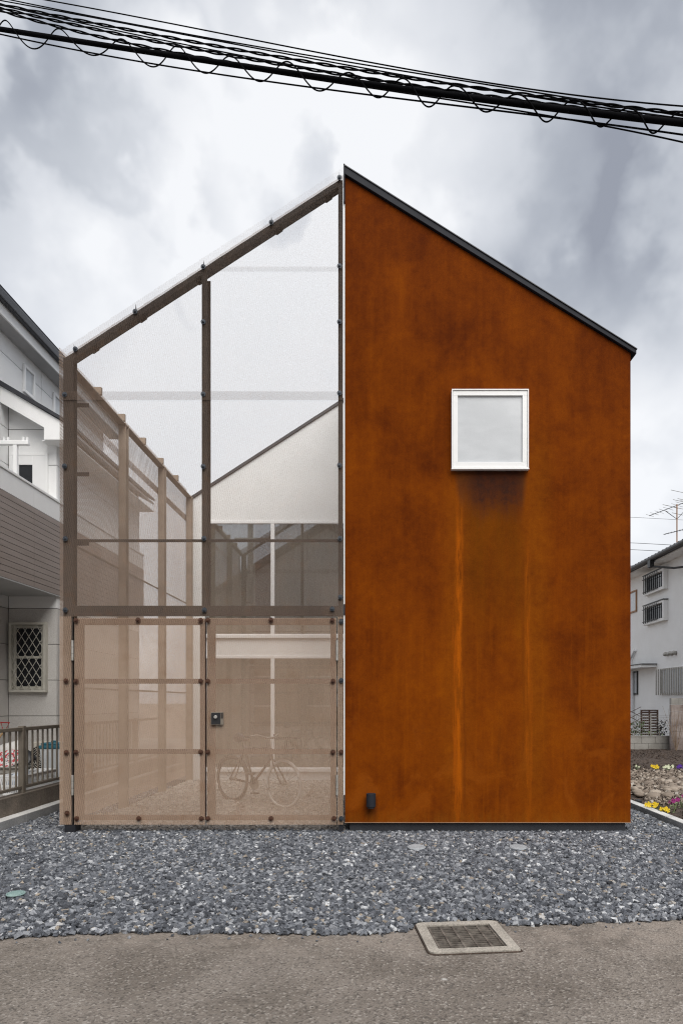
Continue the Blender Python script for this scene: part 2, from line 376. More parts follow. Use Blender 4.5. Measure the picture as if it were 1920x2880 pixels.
def inst(name, me, at, parent, rot=None):
    o = bpy.data.objects.new(name, me); col.objects.link(o); place(o, parent, Vector(at))
    if rot: o.rotation_euler = rot
    return o
def npmesh(name, V, Fq, mat, attr=None):
    me = bpy.data.meshes.new(name); me.vertices.add(len(V)); me.vertices.foreach_set('co', V.astype(np.float32).ravel())
    k = Fq.shape[1]; me.loops.add(Fq.size); me.loops.foreach_set('vertex_index', Fq.astype(np.int32).ravel())
    me.polygons.add(len(Fq)); me.polygons.foreach_set('loop_start', np.arange(len(Fq), dtype=np.int32)*k)
    me.materials.append(mat)
    if attr is not None:
        a = me.attributes.new('tone', 'FLOAT', 'POINT'); a.data.foreach_set('value', attr.astype(np.float32))
    me.polygons.foreach_set('use_smooth', np.zeros(len(Fq), bool)); me.update(calc_edges=True); return me

# photo pixel -> metres at depth Y
FY = 7.46
def X(px, Y=FY): return (px-1055)*Y/F
def Z(py, Y=FY): return EYE-(py-1972)*Y/F

# ------------------------------------------------------------------ ground
edge_px = [(-800, 2655), (0, 2643), (200, 2633), (350, 2626), (500, 2627), (700, 2628), (870, 2631), (1080, 2630), (1160, 2615), (1185, 2596), (1390, 2592), (1430, 2606), (1630, 2601), (1700, 2595), (1790, 2595), (1920, 2589), (2500, 2580)]
EX = [X(a, F*EYE/(b-1972)) for a, b in edge_px]; EY = [F*EYE/(b-1972) for a, b in edge_px]
def edgeY(x): return np.interp(x, EX, EY)
DC, DA, DH = Vector((.549, 4.187, 0)), R(6), .205
def dl(x, y, z): c, s_ = math.cos(DA), math.sin(DA); return (DC.x+x*c-y*s_, DC.y+x*s_+y*c, z)
g = MB(); B = 400
inner = [dl(-DH, -DH, 0), dl(DH, -DH, 0), dl(DH, DH, 0), dl(-DH, DH, 0)]
g.add([(-B, -B, 0), (B, -B, 0), (B, B, 0), (-B, B, 0)]+inner, [(0, 1, 5, 4), (1, 2, 6, 5), (2, 3, 7, 6), (3, 0, 4, 7)])
obj('road', g, asphalt, kind='structure')
g = MB(); xs = list(np.linspace(-4.13, 3.43, 90)); lowv = [(x_, max(edgeY(x_)+.03+random.uniform(-.012, .012), edgeY(x_)), .004) for x_ in xs]
g.add(lowv+[(x_, 12.6, .004) for x_ in xs], [(i, i+1, 90+i+1, 90+i) for i in range(89)])
obj('gravel_bed', g, gravel_base, kind='structure')

def scatter(name, regions, mat, kind='stuff', flat=(.42, .62), ztop=.009, ramp=None):
    # regions: (x0,x1,y0,y1,density,size,test)
    PX, PY, PS, PZ = [], [], [], []
    for x0, x1, y0, y1, den, sz, test, zb in regions:
        st = 1/math.sqrt(den); gx, gy = np.meshgrid(np.arange(x0, x1, st), np.arange(y0, y1, st))
        gx = gx.ravel()+rng.uniform(-.6, .6, gx.size)*st; gy = gy.ravel()+rng.uniform(-.6, .6, gy.size)*st
        k = test(gx, gy); gx, gy = gx[k], gy[k]
        PX.append(gx); PY.append(gy); PS.append(sz*np.clip(rng.lognormal(0, .26, gx.size), .5, 1.9)); PZ.append(np.full(gx.size, zb))
    px, py, ps, pz = map(np.concatenate, (PX, PY, PS, PZ)); n = len(px)
    base = np.array([(-1, -1, -1), (1, -1, -1), (1, 1, -1), (-1, 1, -1), (-.7, -.7, 1), (.7, -.7, 1), (.7, .7, 1), (-.7, .7, 1)], float)
    V = base[None]+rng.uniform(-.38, .38, (n, 8, 3))
    sc3 = np.stack([ps*.5, ps*.5*rng.uniform(.55, .9, n), ps*.5*rng.uniform(*flat, n)], 1); V = V*sc3[:, None]*.8
    def rot(ax, an):
        c, s_ = np.cos(an), np.sin(an); o_, z_ = np.ones(n), np.zeros(n)
        return np.stack([np.stack(r_, 1) for r_ in {'z': [(c, -s_, z_), (s_, c, z_), (z_, z_, o_)], 'x': [(o_, z_, z_), (z_, c, -s_), (z_, s_, c)], 'y': [(c, z_, s_), (z_, o_, z_), (-s_, z_, c)]}[ax]], 1)
    M = rot('z', rng.uniform(0, 6.28, n))@rot('x', rng.normal(0, .55, n))@rot('y', rng.normal(0, .55, n))
    V = np.einsum('nij,nkj->nki', M, V)
    V[..., 0] += px[:, None]; V[..., 1] += py[:, None]; V[..., 2] += (pz+rng.uniform(.002, ztop, n)+sc3[:, 2]*.5)[:, None]
    fb = np.array([(0, 3, 2, 1), (4, 5, 6, 7), (0, 1, 5, 4), (1, 2, 6, 5), (2, 3, 7, 6), (3, 0, 4, 7)])
    Fq = (fb[None]+np.arange(n)[:, None, None]*8).reshape(-1, 4)
    tone = np.repeat(ramp(n) if ramp else rng.beta(2.0, 2.2, n), 8)
    me = npmesh(name, V.reshape(-1, 3), Fq, mat, tone)
    o = bpy.data.objects.new(name, me); col.objects.link(o); o['kind'] = kind; return o
def mounds(x_, y_): return .010*np.sin(x_*2.1+1)*np.sin(y_*2.7)
def in_front(x_, y_):
    e = edgeY(x_)+.012*np.sin(x_*23)+.01*np.sin(x_*51+2)
    fr = (x_ > -.549*y_-.7) & (x_ < .4505*y_+.7) & (y_ > e) & (x_ > -4.11) & (x_ < 3.41)
    du = (x_-DC.x)*math.cos(DA)+(y_-DC.y)*math.sin(DA); dv = -(x_-DC.x)*math.sin(DA)+(y_-DC.y)*math.cos(DA)
    fr &= ~((abs(du) < .285) & (abs(dv) < .285))
    for cx, cy, cr_ in COVERS: fr &= ((x_-cx)**2+(y_-cy)**2 > (cr_+.006)**2)
    return fr
COVERS = [(.398, 6.62, .088), (1.385, 6.62, .086), (-2.64, 5.02, .066)]
def tone_g(n):
    a = rng.beta(1.5, 1.45, n)*.86; k = rng.random(n); a = np.where(k > .968, rng.uniform(.94, 1, n), a); return np.where(k < .05, rng.uniform(.85, .93, n), a)
TH = lambda x_, y_: ((x_ < -3.42) | (x_ > 2.83)) & (x_ > -4.11) & (x_ < 3.41)
scatter('gravel', [(-4.13, 3.43, 4.0, 7.6, 2900, .0350, lambda x_, y_: in_front(x_, y_) & ~((y_ > 7.55) & (x_ > -.28) & (x_ < 2.72)), .004),
                   (-4.13, 3.43, 7.6, 11.5, 2200, .034, TH, .004),
                   ], gravel_m, ramp=tone_g)
scatter('courtyard_gravel', [(-3.35, -.36, 7.56, 12.3, 1100, .042, lambda x_, y_: x_ < 9, .004)], court_m)
# loose stones kicked onto the road
scatter('loose_gravel', [(-2.6, 2.6, 3.95, 4.5, 60, .018, lambda x_, y_: (y_ < edgeY(x_)) & (y_ > edgeY(x_)-.13) & ~((abs(x_-DC.x) < .32) & (y_ < 4.5)), 0)], gravel_m, ztop=.003, ramp=tone_g)

# drain: concrete surround, grate, pit
dr = thing('drain', 'square iron drain grate in a pale concrete surround at the edge of the gravel', 'drain', tuple(DC), rotz=DA, local=True)
o_ = .268; rc = .05; ring = []
outer = []
for cx, cy, a0 in ((1, 1, 0), (-1, 1, 90), (-1, -1, 180), (1, -1, 270)):
    for k in range(5):
        a = R(a0+k*22.5); rr = rc if (cx, cy) != (1, -1) else .015
        outer.append((cx*(o_-rr)+math.cos(a)*rr, cy*(o_-rr)+math.sin(a)*rr))
g = MB(); no = len(outer); innr = [(DH, DH), (-DH, DH), (-DH, -DH), (DH, -DH)]
top, hi = .014, .014
V_ = [(a, b_, hi) for a, b_ in outer]+[(a, b_, -.02) for a, b_ in outer]+[(a, b_, hi) for a, b_ in innr]+[(a, b_, -.06) for a, b_ in innr]
F_ = []
for i in range(no):
    j = (i+1) % no; qi = i//5; qj = j//5
    F_.append((i, no+i, no+j, j))
    F_.append((i, j, 2*no+qi) if qi == qj else (i, j, 2*no+qj, 2*no+qi))
for i in range(4): j = (i+1) % 4; F_.append((2*no+i, 2*no+j, 2*no+4+j, 2*no+4+i))
g.add(V_, F_); obj('concrete_surround', g, concrete_pale, dr, recalc=True)
g = MB()
for a, b_, c_, d_ in ((-DH-.03, DH+.03, -DH-.03, -DH-.001), (-DH-.03, DH+.03, DH+.001, DH+.03), (-DH-.03, -DH-.001, -DH, DH), (DH+.001, DH+.03, -DH, DH)): g.box(a, b_, c_, d_, -.4, -.065)
g.box(-DH-.03, DH+.03, -DH-.03, DH+.03, -.45, -.401); obj('pit', g, gravel_base, dr)
g = MB(); q_ = DH-.006
g.box(-q_, q_, -q_, -q_+.01, -.03, .008); g.box(-q_, q_, q_-.01, q_, -.03, .008); g.box(-q_, -q_+.01, -q_+.01, q_-.01, -.03, .008); g.box(q_-.01, q_, -q_+.01, q_-.01, -.03, .008)
obj('grate_frame', g, grate_m, dr)
me = MB().box(-q_+.011, q_-.011, -.005, .005, -.02, .006).mesh('grate_bar', grate_m)
for i in range(11): inst('grate_bar', me, (0, -q_+.01+(i+1)*(2*q_-.02)/12, 0), dr)
me = MB().box(-.006, .006, -q_+.011, q_-.011, -.012, .0085).mesh('cross_bar', grate_m)
for i in range(4): inst('cross_bar', me, (-q_+(i+1)*2*q_/5, 0, 0), dr)
gap = MB()   # dark earth joint round the surround
pts = [Vector((a*1.018, b_*1.018, .002)) for a, b_ in outer]; gap.tube(pts, .006, 5, True); obj('joint', gap, soil, dr)

def disc(name, x_, y_, r_, mat, label, tilt=0):
    th = thing(name, label, 'inspection cover', (x_, y_, .03), local=True, rot=(R(tilt), 0, 0))
    g = MB().cyl((0, 0, -.03), (0, 0, .012), r_-.012, 28); obj('lid', g, mat, th, bevel=.004)
    g = MB().tube([(math.cos(a)*(r_-.006), math.sin(a)*(r_-.006), .004) for a in np.linspace(0, 2*math.pi, 28, False)], .007, 6, True); obj('rim', g, mat, th, smooth=True)
disc('inspection_cover', *COVERS[0][:2], .088, cover_m, 'left one of the two round grey inspection covers in front of the rusty wall', 4)
disc('inspection_cover', *COVERS[1][:2], .086, cover_m, 'right one of the two round grey inspection covers in front of the rusty wall', 4)
disc('inspection_cover', *COVERS[2][:2], .066, teal_cover, 'round greenish cover in the gravel near the left kerb', 2)

# kerbs
def kerb(name, xa, xb, ztop_, y0, y1, label, sgn):
    th = thing(name, label, 'kerb', ((xa+xb)/2, y0, 0)); y_ = y0; i = 0
    me = MB()
    me.mi = 0; me.box(xa-(xa+xb)/2, xb-(xa+xb)/2, 0.003, .594, -.05, ztop_-.004)
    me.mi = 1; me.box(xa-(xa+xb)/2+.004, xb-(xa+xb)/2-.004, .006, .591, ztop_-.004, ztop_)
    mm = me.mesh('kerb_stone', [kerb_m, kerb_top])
    while y_ < y1:
        inst('kerb_stone', mm, ((xa+xb)/2, y_, random.uniform(-.002, .002)), th); y_ += .6
kerb('kerb', -4.27, -4.13, .115, 4.49, 14.5, 'pale concrete kerb between the gravel and the ribbed low wall on the left', -1)
kerb('kerb', 3.43, 3.545, .085, 4.49, 14, 'grey concrete kerb between the gravel and the bare soil plot on the right', 1)

# ------------------------------------------------------------------ rusty house
XL, XR = X(970), X(1772)
ZB, ZE, ZR = Z(2312), Z(993), Z(497)
house = thing('rusty_house', 'narrow gabled house with a rust brown weathering steel front and one square white window', 'house', ((XL+XR)/2, FY, 0))
YB = 17.0
sl = (ZR-ZE)/(XR-XL)
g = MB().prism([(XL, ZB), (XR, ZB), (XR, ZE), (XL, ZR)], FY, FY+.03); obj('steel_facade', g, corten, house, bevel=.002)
g = MB(); x0, x1 = XL+.05, XR-.008
g.prism([(XL+.003, ZB+.02), (XR-.003, ZB+.02), (XR-.003, ZE-.02), (XL+.003, ZR-.02)], FY+.032, 12.43)
obj('house_body', g, white_wall, house)
g = MB().box(XR-.003, XR+.004, FY+.031, YB, ZB, ZE-.03); obj('side_cladding', g, dark_metal, house)
g = MB().box(X(983), X(1760), FY+.035, YB, -.05, ZB+.018); obj('plinth', g, dark_metal, house)
g = MB().box(XL-.0145, XL-.002, FY-.01, FY+.05, Z(2235), Z(570)); obj('edge_trim', g, white_frame, house)
g = MB().box(XL-.004, XR+.002, FY-.006, FY+.033, ZB-.008, ZB-.001); obj('drip_edge', g, copper, house)
# roof flashing and roof slab
def zr(x_): return ZR-(x_-XL)*sl
xa, xb = X(966.5), X(1785); g = MB()
g.prism([(xa, zr(xa)+.005), (xb, zr(xb)+.005), (xb, zr(xb)+.050), (xa, zr(xa)+.088)], FY-.035, YB); obj('roof', g, roof_metal, house, bevel=.004)
g = MB().prism([(xa+.0, zr(xa)+.0895), (xb+.006, zr(xb)+.0515), (xb+.006, zr(xb)+.060), (xa+.0, zr(xa)+.100)], FY-.045, YB-.1); obj('roof_edge', g, dark_metal, house)
g = MB().box(xa-.001, xa+.012, FY-.045, YB, ZR-.30, zr(xa)+.10); obj('ridge_flashing', g, roof_metal, house)
for py in (545, 1700): obj('bracket', MB().box(XL-.016, XL-.001, FY-.02, FY+.02, Z(py+30), Z(py)), dark_metal, house)
# square window
def framebars(g, x0, x1, z0, z1, t_, y0, y1):
    g.box(x0, x1, y0, y1, z0, z0+t_); g.box(x0, x1, y0, y1, z1-t_, z1); g.box(x0, x0+t_, y0, y1, z0+t_, z1-t_); g.box(x1-t_, x1, y0, y1, z0+t_, z1-t_); return g
x0, x1, z0, z1 = X(1268), X(1483), Z(1321), Z(1100)
g = MB(); framebars(g, x0, x1, z0, z1, .012, FY-.055, FY-.001); framebars(g, x0+.012, x1-.012, z0+.012, z1-.012, .012, FY-.035, FY-.001)
win = obj('window', g, white_frame, house, bevel=.0015)
g = framebars(MB(), x0+.0145, x1-.0145, z0+.0145, z1-.0145, .052, FY-.045, FY-.012); obj('sash', g, white_frame, win, bevel=.002)
obj('pane', MB().box(x0+.066, x1-.066, FY-.022, FY-.012, z0+.066, z1-.066), frosted, win)
obj('sill', MB().box(x0-.003, x1+.003, FY-.06, FY-.002, z0-.014, z0-.002), white_frame, win)
# courtyard walls (white): back gable with window openings
YW = 12.43
bx0, bx1 = X(535, YW), XL+.003
zt = lambda x_: 5.10+(x_+3.37)*.645
bk = MB(); w0, w1 = -3.14, -.42; u0, u1, l0, l1 = Z(1790, YW), Z(1466, YW), Z(2165, YW), Z(1845, YW)
bk.prism([(bx0, u1), (bx1, u1), (bx1, zt(bx1)), (bx0, zt(bx0))], YW, YW+.14)
bk.box(bx0, w0, YW, YW+.14, -.05, u1); bk.box(w1, bx1, YW, YW+.14, -.05, u1)
bk.box(w0, w1, YW, YW+.14, l1, u0); bk.box(w0, w1, YW, YW+.14, -.05, l0)
obj('courtyard_wall', bk, white_wall, house)
obj('back_roof_edge', MB().prism([(bx0-.05, zt(bx0)-.028), (bx1, zt(bx1)+.004), (bx1, zt(bx1)+.06), (bx0-.05, zt(bx0)+.025)], YW-.03, YB), dark_metal, house)
rm = MB(); rm.box(bx0, bx0+.12, YW+.141, YB, -.05, 5.0); rm.box(bx0+.12, XR-.05, YB-.12, YB, -.05, 5.0)
rm.box(bx0+.121, bx1, YW+.141, YB-.121, 2.36, 2.62); rm.box(bx0+.121, bx1, YW+.141, YB-.121, -.04, .1); rm.box(XL+.02, XL+.14, YW+.01, YB-.121, -.05, 5.0)
rm.box(bx0+.121, bx1, YW+.141, YB-.121, 4.85, 4.95)
obj('interior', rm, interior, house)
rest = MB().prism([(XL+.003, 5.0), (XR-.003, 5.0), (XR-.003, ZE-.02), (XL+.003, ZR-.02)], YW+.01, YB); obj('upper_storey', rest, white_wall, house)
def court_window(z0, z1, kids):
    g = framebars(MB(), w0, w1, z0, z1, .045, YW-.02, YW+.05); xm = -1.865
    g.box(xm-.035, xm+.035, YW-.018, YW+.05, z0+.045, z1-.045)
    wd = obj('courtyard_window', g, white_frame, house, bevel=.003)
    obj('pane', MB().box(w0+.045, xm-.035, YW+.01, YW+.018, z0+.045, z1-.045), glass_m, wd)
    obj('pane', MB().box(xm+.035, w1-.045, YW+.01, YW+.018, z0+.045, z1-.045), glass_m, wd)
    for a, b_ in kids:
        g = MB(); n_ = int((b_-a)/.05); vs = []; 
        for i in range(n_+1):
            xx = a+(b_-a)*i/n_; yy = YW+.11+.018*math.sin(i*1.9)
            vs += [(xx, yy, z0+.03), (xx, yy, z1-.02)]
        g.add(vs, [(2*i, 2*i+2, 2*i+3, 2*i+1) for i in range(n_)])
        obj('curtain', g, beige_cloth, wd)
    obj('sill', MB().box(w0-.02, w1+.02, YW-.05, YW-.021, z0-.03, z0+.02), white_frame, wd)
court_window(u0, u1, [(-3.1, -2.2), (-1.84, -.46)]); court_window(l0, l1, [(-3.1, -2.3), (-1.84, -.46)])

wl = thing('wall_light', 'small black cylinder wall light low on the rusty steel wall', 'wall light', (X(1043), FY, Z(2248)))
g = MB().cyl((X(1043), FY-.075, Z(2266)), (X(1043), FY-.075, Z(2229)), .051, 28); obj('lamp_body', g, roof_metal, wl, bevel=.003)
obj('mounting_plate', MB().box(X(1043)-.03, X(1043)+.03, FY-.03, FY-.001, Z(2263), Z(2233)), black_m, wl)
obj('lens', MB().cyl((X(1043), FY-.075, Z(2270)), (X(1043), FY-.075, Z(2266.2)), .04, 20), black_m, wl)

# ------------------------------------------------------------------ steel screen
YM = 7.425                                  # mesh plane
scr = thing('steel_mesh_screen', 'brown steel frame clad in expanded metal mesh closing the courtyard with double gates', 'screen', (X(575), 7.45, 0))
sA, sB = (X(218), Z(988)), (X(955), Z(509)); ssl = (sB[1]-sA[1])/(sB[0]-sA[0])
def zs(x_): return sA[1]+(x_-sA[0])*ssl    # top of the sloping beam
def expanded(name, parent, org, u, n, ulim, vfun, L=.020, S=.012, wdt=.0038, th=44, mat=mesh_m, kind='stuff', soft=0):
    """sheet of raised expanded metal: every strand is a tilted steel ribbon. u horizontal unit vector, n outward normal."""
    u = np.array(u, float); n = np.array(n, float); up = np.array((0, 0, 1.)); O = np.array(org, float)
    u0, u1 = ulim; vlo = min(vfun(u0)[0], vfun(u1)[0]); vhi = max(vfun(u0)[1], vfun(u1)[1])
    i0, i1 = int(u0/L)-2, int(u1/L)+2; j0, j1 = int(vlo/(S/2))-1, int(vhi/(S/2))+1
    I, J = np.meshgrid(np.arange(i0, i1+1), np.arange(j0, j1+1)); ni, nj = I.shape[1], I.shape[0]
    U = (I+(J % 2)*.5)*L; Vv = J*S/2
    W = wdt*(-n*math.cos(R(th))+up*math.sin(R(th)))
    wav = (np.sin(U*3.1+Vv*1.3)*.0025+np.sin(Vv*4.1+1)*.002)*soft
    base = O+U[..., None]*u+Vv[..., None]*up+wav[..., None]*n
    verts = np.stack([base-W/2, base+W/2], 2).reshape(-1, 3)
    idx = lambda j, i: (j*ni+i)*2
    jj, ii = np.meshgrid(np.arange(nj-1), np.arange(1, ni-1), indexing='ij'); jj = jj.ravel(); ii = ii.ravel()
    odd = (J[jj, ii] % 2)
    F_ = []
    for s_ in (0, 1):
        i2 = ii+odd-1+s_
        a = idx(jj, ii); b_ = idx(jj+1, i2)
        mu = (U[jj, ii]+U[jj+1, i2])/2; mv = (Vv[jj, ii]+Vv[jj+1, i2])/2
        lo, hi = vfun(mu)
        k = (mu > u0) & (mu < u1) & (mv > lo) & (mv < hi)
        F_.append(np.stack([a, b_, b_+1, a+1], 1)[k])
    Fq = np.concatenate(F_); used, inv = np.unique(Fq.ravel(), return_inverse=True)
    V_ = verts[used]; c = (V_.min(0)+V_.max(0))/2
    me = npmesh(name, V_-c, inv.reshape(-1, 4), mat)
    o = bpy.data.objects.new(name, me); col.objects.link(o); place(o, parent, Vector(c)); o['kind'] = kind
    return o
def rect(a, b_): return lambda u_: (np.zeros_like(np.asarray(u_, float))+a, np.zeros_like(np.asarray(u_, float))+b_)
NF, UF = (0, -1, 0), (1, 0, 0)
expanded('mesh_upstand', scr, (0, YM+.128, 0), (1, 0, 0), (0, -1, 0), (X(173), X(964)), lambda u_: (zs(np.asarray(u_, float))-.03, zs(np.asarray(u_, float))+.115), th=66, wdt=.005)
zbeam = Z(1735); zl1, zl2 = Z(1130), Z(1105)
xc = X(578)
for a, b_ in ((X(173), xc), (xc+.002, X(966))):
    expanded('mesh_panel', scr, (0, YM, 0), UF, NF, (a, b_), rect(zbeam, zl2), soft=1)
    expanded('mesh_panel', scr, (.005, YM-.008, 0), UF, NF, (a, b_), lambda u_: (np.zeros_like(np.asarray(u_, float))+zl1, zs(np.asarray(u_, float))+.095), soft=1)
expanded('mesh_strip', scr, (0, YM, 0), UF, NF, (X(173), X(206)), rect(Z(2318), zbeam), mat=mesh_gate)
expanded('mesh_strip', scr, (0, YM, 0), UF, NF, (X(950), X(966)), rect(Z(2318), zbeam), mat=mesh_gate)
expanded('mesh_lap', scr, (.004, YM-.014, 0), UF, NF, (X(600), X(950)), rect(Z(772), Z(758)))
# side screen (left side of the courtyard)
XS = -3.43
zs_side = Z(1003)
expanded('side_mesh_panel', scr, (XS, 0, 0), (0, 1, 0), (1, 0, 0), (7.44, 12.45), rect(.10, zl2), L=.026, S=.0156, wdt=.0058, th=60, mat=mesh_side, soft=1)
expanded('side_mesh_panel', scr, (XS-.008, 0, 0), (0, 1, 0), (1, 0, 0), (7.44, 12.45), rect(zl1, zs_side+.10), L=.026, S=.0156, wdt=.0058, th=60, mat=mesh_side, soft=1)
# steel members
def hsec(xa, xb, ya, yb, z0, z1, t_=.012):
    g = MB(); g.box(xa, xb, ya, ya+t_, z0, z1); g.box(xa, xb, yb-t_, yb, z0, z1); m_ = (xa+xb)/2; g.box(m_-.005, m_+.005, ya+t_, yb-t_, z0, z1); return g
y0, y1 = YM+.015, YM+.125
obj('post', hsec(X(181), X(208), y0, y1, Z(2318), zs(X(195))-.02), steel, scr, bevel=.002)
obj('post_foot', MB().box(X(186), X(216), y0-.01, y1+.02, .0, Z(2319)), black_foot, scr)
obj('base_plate', MB().box(X(170), X(238), y0-.06, y1+.06, .008, .02), steel, scr)
g = MB(); g.box(X(569), X(584), y0, y0+.012, Z(1728), zs(X(577))-.05); g.box(X(576), X(579), y0+.012, y1, Z(1728), zs(X(577))-.09); g.box(X(569), X(590)-.01, y1-.012, y1, Z(1728), zs(X(577))-.09)
obj('post', g, steel, scr)
obj('post', MB().box(X(951), X(963), y0, y1, Z(2316), zs(X(957))-.01), steel, scr, bevel=.002)
obj('post_foot', MB().box(X(953), X(966), y0, y1, 0, Z(2317)), black_foot, scr)
xa, xb = X(181), X(951)
g = MB()
g.prism([(xa, zs(xa)-.065), (xb, zs(xb)-.065), (xb, zs(xb)), (xa, zs(xa))], y0+.001, y0+.013)
g.prism([(xa, zs(xa)-.065), (xb, zs(xb)-.065), (xb, zs(xb)-.053), (xa, zs(xa)-.053)], y0+.0135, y1)
g.prism([(xa, zs(xa)-.035), (xb, zs(xb)-.035), (xb, zs(xb)-.023), (xa, zs(xa)-.023)], y0+.0135, y1-.002)
obj('sloping_beam', g, steel, scr)
obj('cross_beam', MB().box(X(208)+.001, X(951)-.001, y0+.002, y0+.09, Z(1731), Z(1704)), steel, scr, bevel=.003)
for py in (1517,): obj('flat_bar', MB().box(X(208), X(951), y1-.03, y1-.022, Z(py+4), Z(py-4)), steel, scr)
for py in (1132, 1328, 1525): obj('stub_bar', MB().box(X(208), X(243), y1-.02, y1-.01, Z(py+5), Z(py-6)), steel, scr)
# upstand clips on the sloping beam
for px in (212, 385, 575, 765, 955):
    xx = X(px); obj('clip', MB().prism([(xx-.008, zs(xx)-.02), (xx+.012, zs(xx)-.02), (xx-.004, zs(xx)+.085)], y0-.002, y0+.004), black_m, scr)
for px in (260, 395, 560, 780, 920):
    xx = X(px); obj('lug', MB().prism([(xx-.04, zs(xx-.04)-.064), (xx+.05, zs(xx+.05)-.064), (xx+.05, zs(xx+.05)-.085), (xx-.01, zs(xx)-.095)], y1-.03, y1-.01), steel, scr)
# side screen members
for yy in (9.13, 10.78, 12.36):
    obj('post', hsec(XS+.02, XS+.12, yy-.05, yy+.05, 0.0, zs_side-.06), side_steel, scr)
g = MB().box(XS+.02, XS+.032, y1+.001, YW-.01, zs_side-.09, zs_side-.0); g.box(XS+.0325, XS+.12, y1+.001, YW-.01, zs_side-.09, zs_side-.078); obj('eave_beam', g, side_steel, scr)
for zz_ in (3.22, 1.60): obj('side_flat_bar', MB().box(XS+.012, XS+.017, y1+.001, YW-.01, zz_-.012, zz_+.012), side_steel, scr)
for yy in (8.35, 9.13, 9.95, 10.78, 11.6): obj('side_bracket', MB().box(XS-.004, XS+.09, yy-.02, yy+.02, zs_side-.02, zs_side+.07), side_steel, scr)
# bolts
def bolt_mesh(mat):
    g = MB().cyl((0, 0, 0), (0, -.006, 0), .027, 16); g.cyl((0, -.0061, 0), (0, -.018, 0), .015, 6); g.cyl((0, -.0181, 0), (0, -.026, 0), .007, 8); return g.mesh('bolt', mat)
bg, br = bolt_mesh(bolt_grey), bolt_mesh(bolt_rust)
YBt = YM-.012
def yb_(): return YBt
for px, py in ((218, 988), (385, 883), (575, 758), (765, 634), (955, 509), (188, 1115), (188, 1315), (190, 1518), (190, 1717), (575, 912), (575, 1114), (575, 1316), (577, 1517), (578, 1717),
               (955, 756), (955, 912), (955, 1111), (955, 1313), (957, 1517), (958, 1681), (935, 1714), (960, 1749), (960, 1914), (960, 2300)):
    inst('bolt', bg, (X(px), YBt, Z(py)), scr)
for px, py in ((192, 1915), (193, 2115), (195, 2285), (960, 2114)): inst('bolt', br, (X(px), YBt, Z(py)), scr)
# gates
def gate(xa, xb, bolts, hinge_x, hinges, lock=False):
    rails = MB(); yg0, yg1 = YM+.014, YM+.054
    z0, z1 = Z(2306), Z(1740); t_ = .085
    rails.box(xa, xb, yg0, yg1, z0, z0+.055); rails.box(xa, xb, yg0, yg1, z1-.07, z1); rails.box(xa, xa+t_, yg0+.001, yg1-.001, z0+.055, z1-.07); rails.box(xb-t_*.7, xb, yg0+.001, yg1-.001, z0+.055, z1-.07)
    gt = obj('gate', rails, steel_gate, scr, bevel=.002)
    for py in (1916, 2114): obj('mid_bar', MB().box(xa+t_, xb-t_*.7, yg1-.012, yg1-.006, Z(py+7), Z(py-7)), steel_gate, gt)
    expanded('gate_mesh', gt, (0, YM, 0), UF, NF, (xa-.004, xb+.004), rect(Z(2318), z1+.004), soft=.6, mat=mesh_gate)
    for px, py in bolts: inst('bolt', br, (X(px), YBt, Z(py)), gt)
    for ya_, yb2 in hinges:
        g = MB()
        for k in range(3):
            a_ = Z(yb2)+(Z(ya_)-Z(yb2))*k/3; b2 = Z(yb2)+(Z(ya_)-Z(yb2))*(k+1)/3-.004; g.cyl((X(hinge_x), YM-.006, a_), (X(hinge_x), YM-.006, b2), .0125, 12)
        obj('hinge', g, galv, gt)
    if lock:
        g = MB(); lx0, lx1, lz0, lz1 = X(597), X(632), Z(2038), Z(2003)
        g.box(lx0, lx1, YM-.03, YM-.012, lz0, lz1); lk = obj('lock', g, rail_m, gt, bevel=.002)
        obj('recess', MB().box(lx0+.006, X(624), YM-.032, YM-.0302, lz0+.006, lz1-.006), black_m, lk)
        obj('knob', MB().cyl((X(611), YM-.032, Z(2016)), (X(611), YM-.055, Z(2016)), .018, 18), galv, lk, bevel=.003)
        obj('latch', MB().box(X(625.5), lx1-.004, YM-.033, YM-.0302, Z(2020), lz1-.006), steel, lk)
    return gt
ys_ = (1916, 2114)
gate(X(215), X(579), [(220, 1746), (393, 1745), (568, 1746), (222, 2300), (395, 2300), (570, 2300)]+[(p, q_) for p in (220, 568) for q_ in ys_], 209, ((1801, 1858), (2178, 2235)))
gate(X(584.5), X(945), [(588, 1746), (764, 1745), (935, 1746), (588, 2300), (764, 2300), (940, 2300)]+[(p, q_) for p in (588, 937) for q_ in ys_], 948, ((1801, 1858), (2178, 2235)), True)

# ------------------------------------------------------------------ bicycle in the courtyard
bkx, bky, ba = -1.24, 9.25, R(143)
bike = thing('bicycle', 'dark city bicycle with white front tyre parked in the courtyard behind the right gate', 'bicycle', (bkx, bky, 0), rotz=ba, local=True)
def torus(cx, cz, rr, r_, n=48, k=8): return MB().tube([(cx+math.cos(a)*rr, 0, cz+math.sin(a)*rr) for a in np.linspace(0, 2*math.pi, n, False)], r_, k, True)
def wheel(cx, tyre_mat, lab=None):
    hm = galv if lab else bike_paint; wv = obj('wheel', torus(cx, .33, .29, .008), hm, bike, smooth=True)
    ty = obj('tyre', torus(cx, .33, .312, .021), tyre_mat, wv, smooth=True)
    if lab: ty['label'] = lab
    g = MB().cyl((cx, -.045, .33), (cx, .045, .33), .022, 10); obj('hub', g, galv, wv)
    g = MB()
    for i in range(24):
        a = i*2*math.pi/24; g.cyl((cx+math.cos(a+.4)*.02, .03*(-1)**i, .33+math.sin(a+.4)*.02), (cx+math.cos(a)*.285, 0, .33+math.sin(a)*.285), .0016, 3)
    obj('spokes', g, bike_paint, wv)
